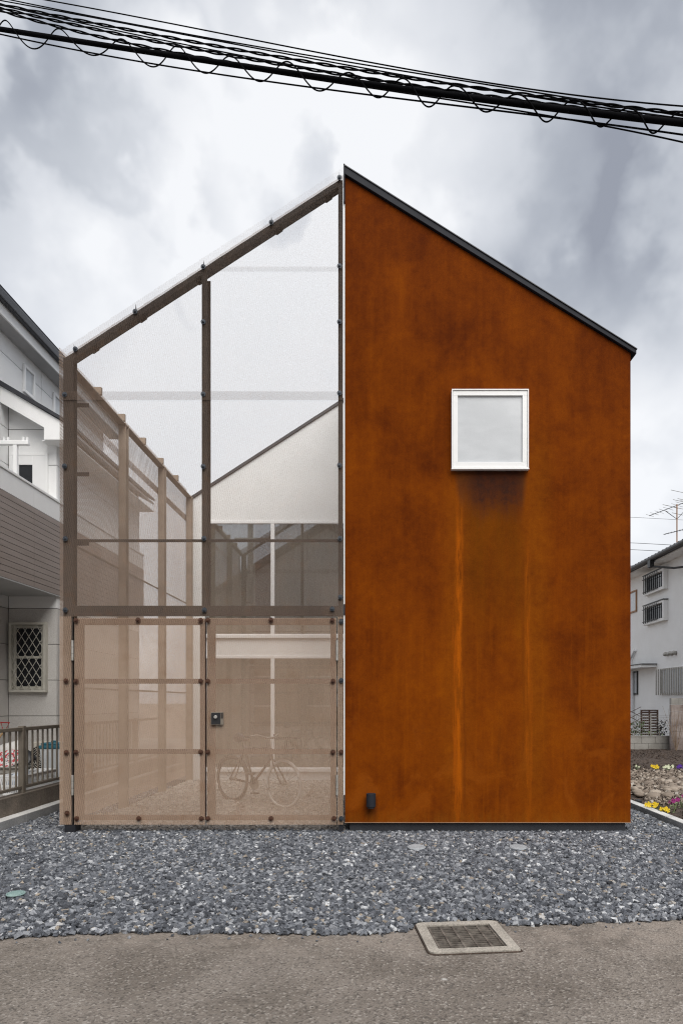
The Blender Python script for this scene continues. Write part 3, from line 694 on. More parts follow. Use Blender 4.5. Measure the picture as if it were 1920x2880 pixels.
# local x points to the rear of the bike, front wheel at the origin
wheel(0, white_tyre, 'white tyre'); wheel(1.03, black_m)
hd = (.25, 0, .80); bb_ = (.60, 0, .29); st_ = (.76, 0, .78)
g = MB(); g.cyl(hd, (.22, 0, .66), .02, 10)
for a, b_, r_ in ((hd, st_, .014), ((.22, 0, .68), bb_, .017), (bb_, st_, .015), (bb_, (1.03, .05, .33), .010), (bb_, (1.03, -.05, .33), .010), (st_, (1.03, .05, .33), .009), (st_, (1.03, -.05, .33), .009)): g.cyl(a, b_, r_, 8)
obj('frame', g, bike_paint, bike, smooth=False)
g = MB(); g.tube([(.22, 0, .66), (.18, .03, .60), (.06, .05, .42), (0, .05, .33)], .011, 8); g.tube([(.22, 0, .66), (.18, -.03, .60), (.06, -.05, .42), (0, -.05, .33)], .011, 8); obj('fork', g, bike_paint, bike)
g = MB(); g.cyl(hd, (.27, 0, .95), .012, 8); g.tube([(.38, -.26, .97), (.30, -.2, .99), (.25, -.06, .95), (.25, .06, .95), (.30, .2, .99), (.38, .26, .97)], .011, 8); hb = obj('handlebar', g, galv, bike)
for s_ in (-1, 1): obj('grip', MB().tube([(.38, s_*.26, .97), (.46, s_*.28, .965)], .016, 8), black_m, hb)
g = MB().tube([(.70, 0, .90), (.78, 0, .915), (.90, 0, .925), (.96, 0, .92)], .05, 12, rs=[.02, .035, .075, .05]); sd_ = obj('saddle', g, black_m, bike, smooth=True)
obj('seat_post', MB().cyl(st_, (.80, 0, .89), .012, 8), galv, bike)
g = MB().cyl((.60, -.02, .29), (.60, -.03, .29), .09, 24); g.cyl((.60, -.04, .29), (.66, -.05, .14), .009, 6); g.cyl((.60, .04, .29), (.54, .05, .44), .009, 6); cr_ = obj('crank', g, galv, bike)
obj('pedal', MB().box(.61, .71, -.13, -.055, .13, .15), black_m, cr_); obj('pedal', MB().box(.49, .59, .055, .13, .43, .45), black_m, cr_)
fp = []
for cx in (1.03,):
    g = MB(); n_ = 14; vs = []
    for i in range(n_+1):
        a = R(20+i*140/n_); 
        for yy in (-.025, .025): vs.append((cx+math.cos(a)*.345, yy, .33+math.sin(a)*.345))
    g.add(vs, [(2*i, 2*i+1, 2*i+3, 2*i+2) for i in range(n_)]); o2 = obj('mudguard', g, bike_paint, bike); o2.modifiers.new('s', 'SOLIDIFY').thickness = .003
g = MB().box(-.12, .16, -.15, .15, .74, .745)
for i in range(9):
    a = -.12+i*.035
    g.cyl((a, -.15, .745), (a, -.17, .95), .003, 4); g.cyl((a, .15, .745), (a, .17, .95), .003, 4)
    yy = -.15+i*.0375; g.cyl((-.12, yy, .745), (-.15, yy*1.12, .95), .003, 4)
g.tube([(-.15, -.17, .95), (.17, -.17, .95), (.17, .17, .95), (-.15, .17, .95)], .005, 5, True); obj('basket', g, bike_paint, bike)

# ------------------------------------------------------------------ left neighbour house
nh = thing('neighbour_house', 'two storey house with pale siding panels and brown clad balcony left of the mesh screen', 'house', (-6.2, 11.5, 0))
XM, YP, XQ, YN = -6.2, 11.55, -5.38, 15.6
g = MB().box(-10, XM-.02, 5, YN, .2, 7.6); g.box(XM-.02, XQ-.02, YP+.02, YN, .2, 6.0)
g.prism([(XM-.02, 6.0), (XQ-.02, 6.0), (XQ-.02, 6.2), (XM-.02, 6.62)], YP+.02, YN)
obj('wall_core', g, joint_m, nh)
def panel(x0, x1, y0, y1, z0, z1, mt):
    obj('wall_panel', MB().box(x0, x1, y0, y1, z0, z1), mt, nh, bevel=.003)
gp = .005
rows = [.25]+[1.20+.606*k for k in range(0, 12)]
for k in range(len(rows)-1):
    za, zb_ = rows[k]+gp, min(rows[k+1], 7.84)-gp
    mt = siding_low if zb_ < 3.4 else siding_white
    for ya, yb2 in ((6.64, 9.67), (9.67, 12.7), (12.7, YN)):
        if zb_ < 6.7:
            if ya > YP: continue
            yb2 = min(yb2, YP-.0)
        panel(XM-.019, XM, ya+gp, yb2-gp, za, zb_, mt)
    if zb_ < 6.1:
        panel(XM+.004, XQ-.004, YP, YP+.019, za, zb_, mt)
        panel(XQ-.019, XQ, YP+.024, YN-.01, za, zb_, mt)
obj('wall_panel', MB().prism([(XM+.004, rows[9]+gp), (XQ-.004, rows[9]+gp), (XQ-.004, 6.20), (XM+.004, 6.62)], YP, YP+.019), siding_white, nh)
obj('base_course', MB().box(XM-.01, XQ-.03, YP+.003, YP+.018, .2, .42), concrete, nh)
# eave, fascia, gutter, main roof
obj('soffit', MB().box(-5.93, XM-.02, 4.6, YN+.4, 7.585, 7.61), soffit_m, nh)
fs_ = obj('fascia', MB().box(-5.93, -5.905, 4.6, YN+.4, 7.575, 7.80), siding_white, nh)
obj('gutter', MB().box(-5.90, -5.80, 4.6, YN+.42, 7.74, 7.885), dark_metal, nh, bevel=.02)
obj('roof', MB().prism([(-5.82, 7.86), (-10.4, 8.02), (-10.4, 8.14), (-5.82, 7.93)], 4.6, YN+.45), roof_metal, nh)
# lean-to roof
ls = .58; lz = lambda x_: 6.70-(x_+6.2)*ls
xa, xb = -6.19, -5.05
obj('lean_to_fascia', MB().prism([(xa, lz(xa)-.30), (X(126, 11.3), lz(X(126, 11.3))-.30), (X(126, 11.3), lz(xb)-.26), (xb, lz(xb)-.26), (xb, lz(xb)-.03), (xa, lz(xa)-.03)], 11.28, 11.33), siding_white, nh)
obj('lean_to_soffit', MB().prism([(xa, lz(xa)-.10), (xb, lz(xb)-.10), (xb, lz(xb)-.06), (xa, lz(xa)-.06)], 11.331, YN), soffit_m, nh)
obj('lean_to_roof', MB().prism([(xa, lz(xa)-.025), (xb+.02, lz(xb)-.025), (xb+.02, lz(xb)+.03), (xa, lz(xa)+.055)], 11.24, YN), dark_metal, nh)
obj('lean_to_eave', MB().box(XQ-.15, xb-.002, 11.335, YN, lz(xb)-.262, lz(xb)-.245), siding_white, nh)
# balcony
bz = np.linspace(3.24, 4.49, 15)
bd_me = {}
for (ya, yb2) in ((4.6, 7.7), (7.7, 10.72), (10.72, 13.74), (13.74, YN+.2)):
    me = MB().box(-.012, .012, ya+.004, yb2-.004, 0, (bz[1]-bz[0])-.008).mesh('siding_board', brown_board)
    for k in range(14): inst('siding_board', me, (-5.362, 0, bz[k]+.003), nh)
    obj('balcony_band', MB().box(-5.374, -5.352, ya+.004, yb2-.004, 4.495, 4.80), siding_white, nh)
obj('balcony_core', MB().box(-5.47, -5.376, 4.6, YN+.2, 3.24, 4.80), joint_m, nh)
obj('balcony_cap', MB().box(-5.49, -5.335, 4.6, YN+.2, 4.802, 4.84), siding_white, nh, bevel=.004)
obj('balcony_soffit', MB().box(XM+.001, -5.352, 4.6, YN, 3.222, 3.238), soffit_m, nh)
obj('balcony_floor', MB().box(XM+.001, -5.48, 4.6, YP-.001, 3.24, 3.45), concrete, nh)
# windows
def skew_window(y0, y1, z0, z1):
    g = MB(); t_ = .055
    g.box(XM+.001, XM+.04, y0, y1, z0, z0+t_); g.box(XM+.001, XM+.04, y0, y1, z1-t_, z1); g.box(XM+.001, XM+.04, y0, y0+t_, z0+t_, z1-t_); g.box(XM+.001, XM+.04, y1-t_, y1, z0+t_, z1-t_)
    wd = obj('small_window', g, white_frame, nh, bevel=.004); obj('pane', MB().box(XM+.002, XM+.012, y0+t_, y1-t_, z0+t_, z1-t_), frosted, wd)
skew_window(12.01, 12.40, 6.90, 7.40); skew_window(13.12, 13.52, 6.90, 7.40)
x0, x1 = -6.17, -5.52; t_ = .05
g = framebars(MB(), x0, x1, 3.5, 5.64, t_, YP-.035, YP-.001); g.box(x0+t_, x0+.16, YP-.03, YP-.002, 3.55, 5.59); g.box(x1-.26, x1-t_, YP-.03, YP-.002, 3.55, 5.59); g.box(x0+.16, x1-.26, YP-.03, YP-.002, 5.44, 5.59)
wd = obj('balcony_door', g, white_frame, nh, bevel=.003); obj('pane', MB().box(x0+.16, x1-.26, YP-.012, YP-.002, 3.6, 5.44), dark_glass, wd)
x0, x1, z0, z1 = -6.15, -5.53, 1.60, 2.78
cream = pm('cream_frame', (.52, .50, .44), (.58, .56, .50), 6, .5)
g = framebars(MB(), x0, x1, z0, z1, .045, YP-.09, YP-.001); framebars(g, x0+.05, x1-.05, z0+.05, z1-.05, .05, YP-.03, YP-.002); g.box(x0+.1, x1-.1, YP-.028, YP-.004, (z0+z1)/2-.02, (z0+z1)/2+.02)
wd = obj('grille_window', g, cream, nh, bevel=.003); obj('pane', MB().box(x0+.1, x1-.1, YP-.02, YP-.01, z0+.1, z1-.1), dark_glass, wd)
W_, H_ = x1-x0-.05, z1-z0-.05; cx, cz = x0+.025, z0+.025
st = W_/4.6; sz_ = st*1.62
def clipline(a, b_, c_, d_):
    # clip segment to rect [0,W]x[0,H]
    t0, t1 = 0., 1.; dx_, dz_ = c_-a, d_-b_
    for p, q in ((-dx_, a), (dx_, W_-a), (-dz_, b_), (dz_, H_-b_)):
        if abs(p) < 1e-9:
            if q < 0: return None
        else:
            r_ = q/p
            if p < 0: t0 = max(t0, r_)
            else: t1 = min(t1, r_)
    return None if t0 >= t1 else (a+t0*dx_, b_+t0*dz_, a+t1*dx_, b_+t1*dz_)
for s_ in (-1, 1):
    for k in range(-10, 16):
        a = k*st*1.0; seg = clipline(a, 0, a+s_*H_*st/sz_, H_) 
        if seg and math.hypot(seg[2]-seg[0], seg[3]-seg[1]) > .03:
            obj('lattice_bar', MB().cyl((cx+seg[0], YP-.075-.006*s_, cz+seg[1]), (cx+seg[2], YP-.075-.006*s_, cz+seg[3]), .0055, 5), cream, wd)
lp = thing('laundry_pole_stand', 'white T shaped laundry pole stand rising above the balcony parapet', 'laundry stand', (X(45, 10.45), 10.45, 3.45))
px_, yy = X(45, 10.45), 10.45
obj('pole', MB().box(px_-.03, px_+.03, yy-.03, yy+.03, 3.45, Z(1252, yy)), white_frame, lp, bevel=.006)
ar = obj('arm', MB().box(X(-15, yy), X(83, yy), yy-.035, yy+.035, Z(1252, yy), Z(1240, yy)), white_frame, lp, bevel=.008)
for hx in (13, 24, 67, 78): obj('hook', MB().box(X(hx, yy)-.012, X(hx, yy)+.012, yy-.02, yy+.02, Z(1240, yy)+.001, Z(1230, yy)), white_frame, ar, bevel=.004)

# neighbour's yard
obj('yard_paving', MB().box(-12, -4.405, 4, 22, 0, .25), concrete, kind='structure')
lw = thing('low_wall', 'low dark wall of vertically ribbed blocks under the bronze railing on the left', 'wall', (-4.33, 8, 0))
g = MB(); g.box(0.012, .13, 0, .392, 0, .30); 
for i in range(6): g.box(.0, .0115, i*.0655+.004, (i+1)*.0655-.003, 0, .30)
me = MB(); me.box(-.13, -.012, 0.002, .39, 0, .30)
for i in range(6): me.box(-.0115, 0, i*.0655+.004, (i+1)*.0655-.003, 0, .30)
mm = me.mesh('ribbed_block', rib_m); cp = MB().box(-.13, .0, .002, .39, 0, .022).mesh('cap_block', rib_m)
for k in range(26):
    inst('ribbed_block', mm, (-4.272, 4.5+k*.393, .002), lw); inst('cap_block', cp, (-4.272, 4.5+k*.393, .3035), lw)
rl = thing('railing', 'bronze metal railing with upright bars along the low wall on the left', 'railing', (-4.34, 8.4, .3))
obj('top_rail', MB().box(-4.37, -4.31, 4.6, 14, 1.085, 1.13), rail_m, rl, bevel=.006)
obj('bottom_rail', MB().box(-4.355, -4.32, 4.6, 14, .375, .41), rail_m, rl, bevel=.004)
pme = MB().box(-.032, .032, -.03, .03, .327, 1.145).mesh('rail_post', rail_m); bme = MB().box(-.009, .009, -.009, .009, .411, 1.084).mesh('baluster', rail_m)
for py in (6.4, 8.39, 10.38, 12.37): inst('rail_post', pme, (-4.335, py, 0), rl)
py = 6.4
for k in range(3):
    for i in range(1, 15): inst('baluster', bme, (-4.34, 6.4+k*1.99+i*1.99/15, 0), rl)
# AC unit
yy = 10.35; ax0, ax1 = X(90, yy), X(178, yy); az0, az1 = .30, Z(2087, yy)
ac = thing('air_conditioner_unit', 'beige outdoor air conditioner unit with a round fan behind the left railing', 'air conditioner', ((ax0+ax1)/2, yy, .25))
cse = obj('casing', MB().box(ax0, ax1, yy, yy+.28, az0, az1), ac_m, ac, bevel=.012)
fcx, fcz, fr_ = X(121, yy), (az0+az1)/2, .22
obj('fan_recess', MB().cyl((fcx, yy-.004, fcz), (fcx, yy-.0005, fcz), fr_, 32), black_m, ac)
for k in range(8):
    r_ = fr_*(k+1)/8; obj('grille_ring', MB().tube([(fcx+math.cos(a)*r_, yy-.015, fcz+math.sin(a)*r_) for a in np.linspace(0, 6.283, 32, False)], .0035, 5, True), ac_m, ac)
g = MB()
for k in range(12): a = k*math.pi/6; g.cyl((fcx+math.cos(a)*.03, yy-.02, fcz+math.sin(a)*.03), (fcx+math.cos(a)*fr_, yy-.02, fcz+math.sin(a)*fr_), .003, 4)
obj('grille_spokes', g, ac_m, ac)
for xx in (ax0+.06, ax1-.06): obj('foot', MB().box(xx-.03, xx+.03, yy, yy+.28, .25, .299), black_m, ac)
# bin
yy = 9.85; bx, bw = X(160, yy), .165
bn = thing('rubbish_bin', 'pale grey rubbish bin with a teal lid behind the left railing', 'bin', (bx, yy, .25))
zt_ = Z(2104, yy)
g = MB(); a_, b_ = bw*.86, bw
g.add([(bx-a_, yy-a_, .25), (bx+a_, yy-a_, .25), (bx+a_, yy+a_, .25), (bx-a_, yy+a_, .25), (bx-b_, yy-b_, zt_), (bx+b_, yy-b_, zt_), (bx+b_, yy+b_, zt_), (bx-b_, yy+b_, zt_)], [(0, 3, 2, 1), (4, 5, 6, 7), (0, 1, 5, 4), (1, 2, 6, 5), (2, 3, 7, 6), (3, 0, 4, 7)])
obj('bin_body', g, bin_body, bn, bevel=.012)
g = MB().box(bx-b_-.012, bx+b_+.012, yy-b_-.012, yy+b_+.012, zt_+.001, zt_+.05); lid = obj('lid', g, bin_lid, bn, bevel=.012)
g = MB().box(bx-b_+.01, bx+b_-.01, yy-b_+.01, yy+b_-.01, zt_+.0505, zt_+.085); obj('lid_top', g, bin_lid, lid, bevel=.012)
obj('lid_handle', MB().box(bx-.07, bx+.0, yy-.03, yy+.03, zt_+.086, zt_+.11), bin_lid, lid, bevel=.008)
for s_ in (-.07, .0, .07): obj('rib', MB().box(bx+s_-.006, bx+s_+.006, yy-b_-.0, yy-b_*.9+.01, .32, zt_-.03), bin_body, bn)
# laundry basket with slots
bk_ = thing('laundry_basket', 'long white slotted plastic basket on the paving behind the left railing', 'basket', (-4.6, 9.0, .25))
x0, x1, y0_, y1_ = -4.74, -4.46, 8.62, 9.55; bz0, bz1 = .255, .50
g = MB(); g.box(x0+.03, x1-.03, y0_+.03, y1_-.03, bz0, bz0+.01); obj('basket_floor', g, plastic_white, bk_)
g = MB(); rim = [(x0, y0_, bz1), (x1, y0_, bz1), (x1, y1_, bz1), (x0, y1_, bz1)]; g.tube(rim, .013, 6, True); obj('rim', g, plastic_white, bk_)
def slat_wall(g, p0, p1, q0, q1):
    p0, p1, q0, q1 = map(Vector, (p0, p1, q0, q1)); L_ = (p1-p0).length; n_ = int(L_/.022)
    def pt(u_, v_): return p0.lerp(p1, u_).lerp(q0.lerp(q1, u_), v_)
    for a, b_ in ((0, .12), (.46, .54), (.84, 1)):
        g.add([pt(0, a), pt(1, a), pt(1, b_), pt(0, b_)], [(0, 1, 2, 3)])
    for i in range(n_):
        for a, b_ in ((.12, .46), (.54, .84)):
            g.add([pt(i/n_, a), pt((i+.55)/n_, a), pt((i+.55)/n_, b_), pt(i/n_, b_)], [(0, 1, 2, 3)])
g = MB(); i_ = .03
slat_wall(g, (x0+i_, y0_+i_, bz0), (x1-i_, y0_+i_, bz0), (x0, y0_, bz1), (x1, y0_, bz1)); slat_wall(g, (x1-i_, y0_+i_, bz0), (x1-i_, y1_-i_, bz0), (x1, y0_, bz1), (x1, y1_, bz1))
slat_wall(g, (x0+i_, y0_+i_, bz0), (x0+i_, y1_-i_, bz0), (x0, y0_, bz1), (x0, y1_, bz1)); slat_wall(g, (x0+i_, y1_-i_, bz0), (x1-i_, y1_-i_, bz0), (x0, y1_, bz1), (x1, y1_, bz1))
o2 = obj('slotted_wall', g, plastic_white, bk_); o2.modifiers.new('s', 'SOLIDIFY').thickness = .003
cl = MB(); nn = 10; vs = []
for i in range(nn+1):
    for j in range(nn+1):
        u_, v_ = i/nn, j/nn; h = .22*math.sin(math.pi*u_)*math.sin(math.pi*v_)*(1+.35*math.sin(7*u_+4*v_)); vs.append((x0+.03+u_*(x1-x0-.06), y0_+.05+v_*.42, .38+h))
cl.add(vs, [(i*(nn+1)+j, (i+1)*(nn+1)+j, (i+1)*(nn+1)+j+1, i*(nn+1)+j+1) for i in range(nn) for j in range(nn)])
laundry_m = pm('pale_blue_cloth', (.50, .56, .66), (.66, .70, .76), 14, .9)
o2 = obj('laundry', cl, laundry_m, smooth=True, label='crumpled pale blue laundry heaped in the white slotted basket', cat='laundry'); o2.modifiers.new('s', 'SOLIDIFY').thickness = .01
# step, crate and papers
stp = obj('step', MB().box(-5.7, -4.95, 9.15, 9.75, .251, .46), concrete_pale, label='pale concrete step on the paving left of the white basket', cat='step', bevel=.006)
yy = 9.45; cr2 = thing('storage_crate', 'flat grey tray with papers on it standing on the concrete step', 'crate', (X(22, yy), yy, .46))
cx_ = X(22, yy); g = MB(); g.box(cx_-.24, cx_+.24, yy-.16, yy+.16, .461, .53); obj('crate_body', g, block_m, cr2, bevel=.01)
g = MB().tube([(cx_-.28, yy-.19, .55), (cx_+.28, yy-.19, .55), (cx_+.28, yy+.19, .55), (cx_-.28, yy+.19, .55)], .012, 6, True); g.box(cx_-.27, cx_+.27, yy-.18, yy+.18, .532, .546); obj('crate_rim', g, galv, cr2)
def sheet(name, cx, cy, cz, w_, d_, tilt, tilty, rz, mat, label):
    g = MB(); n_ = 6; vs = []
    for i in range(n_+1):
        for j in range(n_+1):
            u_, v_ = i/n_-.5, j/n_-.5; vs.append((u_*w_, v_*d_, .03*math.sin(u_*5+v_*4)+.012*math.sin(v_*11)))
    g.add(vs, [(i*(n_+1)+j, (i+1)*(n_+1)+j, (i+1)*(n_+1)+j+1, i*(n_+1)+j+1) for i in range(n_) for j in range(n_)])
    me = g.mesh(name, mat, True); o2 = bpy.data.objects.new(name, me); col.objects.link(o2); o2.location = (cx, cy, cz); o2.rotation_euler = (R(tilt), R(tilty), R(rz))
    o2.modifiers.new('s', 'SOLIDIFY').thickness = .006; o2['label'] = label; o2['category'] = 'paper'
sheet('leaflet', cx_+.02, yy-.02, .66, .34, .26, 52, -14, 8, printed, 'red and white printed leaflet leaning on the grey tray')
sheet('newspaper', cx_-.08, yy+.10, .70, .44, .34, 62, -24, 4, newsprint, 'grey folded newspaper standing behind the red and white leaflet')
sheet('black_bag', cx_+.20, yy+.06, .66, .26, .24, 44, 30, -10, black_m, 'black plastic bag crumpled beside the red and white leaflet')
bpy.data.objects['black_bag']['category'] = 'bag'
# shovel leaning on the wall
yy = 10.9
sv = thing('shovel', 'shovel with a red D handle and pale wooden shaft leaning behind the left railing', 'shovel', (X(-30, yy), yy, .25))
hx0, hx1, hz0, hz1 = X(3, yy), X(27, yy), Z(2054, yy), Z(2032, yy)
obj('handle', MB().tube([(hx0, yy, hz1), (hx1, yy, hz1), ((hx0+hx1)/2+.01, yy, hz0), ((hx0+hx1)/2-.03, yy, hz0)], .014, 8, True), red_m, sv)
obj('shaft', MB().cyl(((hx0+hx1)/2-.01, yy, hz0), (X(-22, yy), yy-.1, .62), .017, 10), wood_m, sv)
g = MB(); a0 = Vector((X(-22, yy), yy-.1, .62)); 
g.add([a0+Vector(v_) for v_ in ((-.10, 0, 0), (.10, 0, 0), (.09, -.04, -.34), (-.12, -.04, -.34), (0, .03, 0), (-.015, 0, -.34))], [(0, 4, 5, 3), (4, 1, 2, 5)]); o2 = obj('blade', g, steel, sv); o2.modifiers.new('s', 'SOLIDIFY').thickness = .003

# ------------------------------------------------------------------ right plot
nx, ny = 90, 130; V_ = []; xs = np.linspace(3.545, 16, nx); yv = np.linspace(4.5, 30, ny)
gx, gy = np.meshgrid(xs, yv); hz = .045+.02*np.sin(gx*1.7)*np.sin(gy*1.1)+rng.normal(0, .008, gx.shape); hz[:, 0] = .03
idx = np.arange(nx*ny).reshape(ny, nx)
Fq = np.stack([idx[:-1, :-1], idx[:-1, 1:], idx[1:, 1:], idx[1:, :-1]], -1).reshape(-1, 4)
me = npmesh('soil', np.stack([gx, gy, hz], -1).reshape(-1, 3), Fq, soil); o2 = bpy.data.objects.new('soil', me); col.objects.link(o2); o2['kind'] = 'structure'
def right_view(x_, y_): return (x_ > .365*y_) & (x_ < .4505*y_+1.0) & (x_ > 3.6)
scatter('soil_clods', [(3.6, 10, 7, 19.5, 90, .03, right_view, .05)], soil, ztop=.01)
scatter('pebble_bed', [(3.6, 8, 9.9, 14.0, 240, .06, lambda x_, y_: right_view(x_, y_) & (y_ > 9.2+.25*np.sin(x_*3)) & (y_ < 13.6) & ((y_ > 11.3-(x_-4)*.9) | (rng.random(x_.size) < .25)), .055),
                       (3.6, 7, 9.2, 11.6, 480, .038, lambda x_, y_: right_view(x_, y_) & (x_ > .395*y_) , .055)], pebble_m, ztop=.02)
def rock_mesh(seed, mat):
    r = np.random.default_rng(seed); g = MB(); n1_, n2_ = 7, 10; vs = [(0, 0, 1)]
    for i in range(1, n1_):
        for j in range(n2_):
            a, p = math.pi*i/n1_, 2*math.pi*j/n2_; k = 1+r.uniform(-.13, .13); vs.append((math.sin(a)*math.cos(p)*k, math.sin(a)*math.sin(p)*k, math.cos(a)*k))
    vs.append((0, 0, -1)); fs = [(0, 1+j, 1+(j+1) % n2_) for j in range(n2_)]
    for i in range(n1_-2):
        for j in range(n2_): fs.append((1+i*n2_+j, 1+(i+1)*n2_+j, 1+(i+1)*n2_+(j+1) % n2_, 1+i*n2_+(j+1) % n2_))
    l_ = len(vs)-1; fs += [(l_, 1+(n1_-2)*n2_+(j+1) % n2_, 1+(n1_-2)*n2_+j) for j in range(n2_)]
    g.add(vs, fs); me = g.mesh('river_stone', mat, True); a = me.attributes.new('tone', 'FLOAT', 'POINT'); a.data.foreach_set('value', [r.uniform(.25, 1)]*len(vs)); return me
rocks = [rock_mesh(s_, pebble_m) for s_ in range(8)]
random.seed(5)
for i in range(46):
    py = random.uniform(2180, 2245); Yr = F*(EYE-.06)/(py-1972); px = random.uniform(1772+(8 if py < 2200 else 0), 1935); xx = X(px, Yr)
    if xx < 3.65: continue
    o2 = bpy.data.objects.new('river_stone', rocks[i % 8]); col.objects.link(o2); s_ = random.uniform(.05, .11)
    o2.location = (xx, Yr, .065+s_*.18); o2.scale = (s_, s_*random.uniform(.6, .9), s_*random.uniform(.35, .55)); o2.rotation_euler = (random.uniform(-.2, .2), random.uniform(-.2, .2), random.uniform(0, 6))
    o2['label'] = 'rounded tan river stone lying in the rocky strip of the soil plot'; o2['category'] = 'stone'; o2['group'] = 'river stones in the soil plot'
obj('black_box', MB().box(X(1789, 9.3), X(1802, 9.3), 9.28, 9.36, .05, .105), black_m, label='small black plastic box lying on the soil by the right kerb', cat='box', bevel=.005)
# pansies
def plant(px, py, mat, label, nb, spread=.09, leafy=leaf_m, Yd=None, up=.08, lf=34, bs=.022):
    Yp = Yd or F*(EYE-.05)/(py+4-1972); xx = X(px, Yp)
    th = thing('pansy_plant', label, 'plant', (xx, Yp, .04)); g = MB(); rr = random.Random(px)
    for i in range(lf):
        a, d_ = rr.uniform(0, 6.28), rr.uniform(0, 1)*spread; c = Vector((xx+math.cos(a)*d_, Yp+math.sin(a)*d_, .05+rr.uniform(0, up))); l_ = rr.uniform(.018, .035)
        u_ = Vector((math.cos(a), math.sin(a), rr.uniform(-.2, .8)))*l_; v_ = Vector((-math.sin(a), math.cos(a), 0))*l_*.45
        g.add([c-u_*.5, c+v_, c+u_*.6, c-v_], [(0, 1, 2, 3)]); 
    for i in range(5):
        a = rr.uniform(0, 6.28); g.cyl((xx, Yp, .03), (xx+math.cos(a)*spread*.6, Yp+math.sin(a)*spread*.6, .05+up*.8), .002, 3)
    obj('leaves', g, leafy, th)
    for i in range(nb):
        a, d_ = rr.uniform(0, 6.28), rr.uniform(.1, 1)*spread; c = Vector((xx+math.cos(a)*d_, Yp+math.sin(a)*d_, .07+up*rr.uniform(.5, 1))); g = MB()
        for k in range(5):
            p = k*1.2566+rr.random(); g.add([c+Vector((0, -.004, 0)), c+Vector((math.cos(p-.6)*bs*.8, -.008, math.sin(p-.6)*bs*.8)), c+Vector((math.cos(p)*bs*1.1, -.004, math.sin(p)*bs*1.1)), c+Vector((math.cos(p+.6)*bs*.8, -.008, math.sin(p+.6)*bs*.8))], [(0, 1, 2, 3)])
        obj('blossom', g, mat, th)
plant(1790, 2163, cream_m, 'small green plant without open flowers at the left end of the flower row', 2)
plant(1845, 2163, yellow_m, 'yellow flowering pansy in the flower row behind the stones', 9, .11, bs=.03)
plant(1877, 2163, cream_m, 'pale cream flowering plant between the yellow and the violet pansies', 12, .10, leaf_pale, bs=.026)
plant(1911, 2163, purple_m, 'deep violet pansy right of the cream flowering plant', 14, .10, bs=.028)
plant(1840, 2275, yellow_m, 'yellow pansies peeping over the right kerb', 8, .11, Yd=8.75, up=.07, bs=.03)
plant(1866, 2284, yellow_m, 'yellow pansy nearest the camera along the right kerb', 6, .07, Yd=8.45, up=.06, bs=.028)
plant(1892, 2285, magenta_m, 'magenta pansy with yellow green leaves beside the right kerb', 6, .08, leaf_pale, Yd=8.6, up=.15, bs=.028)
plant(1917, 2262, magenta_m, 'magenta pansy at the right edge of the photo', 4, .07, Yd=9.0, up=.14)
# low block wall with wire fence
bw_ = thing('block_wall', 'low grey concrete block wall with wire fence at the back of the soil plot', 'wall', (8, 19.9, 0))
YF = 19.9; me1 = MB().box(.004, .396, 0, .12, .004, .186).mesh('block', block_m)
for k in range(6):
    for r_ in range(2): inst('block', me1, (6.55+k*.4-(.2 if r_ == 0 else 0), YF, .03+r_*.19), bw_)
me2 = MB().box(0, .12, .004, .396, .004, .186).mesh('block', block_m)
for k in range(3):
    for r_ in range(2): inst('block', me2, (8.86, YF-k*.4-.4+.12, .03+r_*.19), bw_)
obj('coping', MB().box(6.4, 8.98, YF-.01, YF+.13, .412, .44), block_m, bw_)
wf = thing('wire_fence', 'thin grey welded wire fence standing on the low block wall', 'fence', (8, YF+.06, .44))
wgalv = galv; g = MB()
for k in range(38): g.cyl((6.6+k*.06, YF+.06, .44), (6.6+k*.06, YF+.06, 1.05), .0028, 4)
obj('upright_wires', g, galv, wf); g = MB()
for z_ in (.5, .62, .74, .86, .98, 1.04): g.cyl((6.6, YF+.056, z_), (8.95, YF+.056, z_), .003, 4)
obj('cross_wires', g, galv, wf)
for xx in (6.9, 8.05, 8.93): obj('fence_post', MB().cyl((xx, YF+.08, .44), (xx, YF+.08, 1.08), .02, 8), galv, wf)
pl = thing('block_pillar', 'tall stained concrete block wall at the right edge behind the soil plot', 'wall', (8.7, 19.4, 0))
xx0 = X(1886, 19.4)
for r_ in range(8):
    for k in range(5):
        x0_ = xx0+k*.4-(.2 if r_ % 2 and k else 0); x1_ = xx0+(k+1)*.4-(.2 if r_ % 2 else 0)
        obj('block', MB().box(x0_+.003, x1_-.003, 19.4, 19.52, .02+r_*.19+.003, .02+(r_+1)*.19-.003), block_pink if r_ < 7 else block_m, pl)
# louvre screen, trellis, bushes
lv = thing('louvre_screen', 'dark brown slatted wooden screen in front of the white house wall', 'screen', (8.4, 21, 0))
x0, x1, z0, z1 = X(1801, 21), X(1850, 21), .25, Z(1996, 21)
g = framebars(MB(), x0, x1, z0, z1, .04, 21, 21.05); g.box((x0+x1)/2-.02, (x0+x1)/2+.02, 21.002, 21.048, z0+.04, z1-.04); obj('screen_frame', g, brown_wood, lv)
for k in range(10):
    z_ = z0+.07+k*(z1-z0-.1)/10
    for a, b_ in ((x0+.04, (x0+x1)/2-.02), ((x0+x1)/2+.02, x1-.04)): obj('slat', MB().box(a, b_, 21.01, 21.03, z_, z_+.058), brown_wood, lv)
tr_ = thing('trellis', 'brown diamond garden trellis beside the rusty house corner', 'trellis', (7.75, 20.4, 0))
for k in range(-3, 7):
    for s_ in (-1, 1):
        a = Vector((7.35, 20.4+.01*s_, .3+k*.17 if s_ > 0 else .3+k*.17+.30)); b_ = Vector((7.93, 20.4+.01*s_, a.z+.30*s_))
        if max(a.z, b_.z) < 1.32 and min(a.z, b_.z) > .05: obj('lath', MB().cyl(a, b_, .008, 4), brown_wood, tr_)
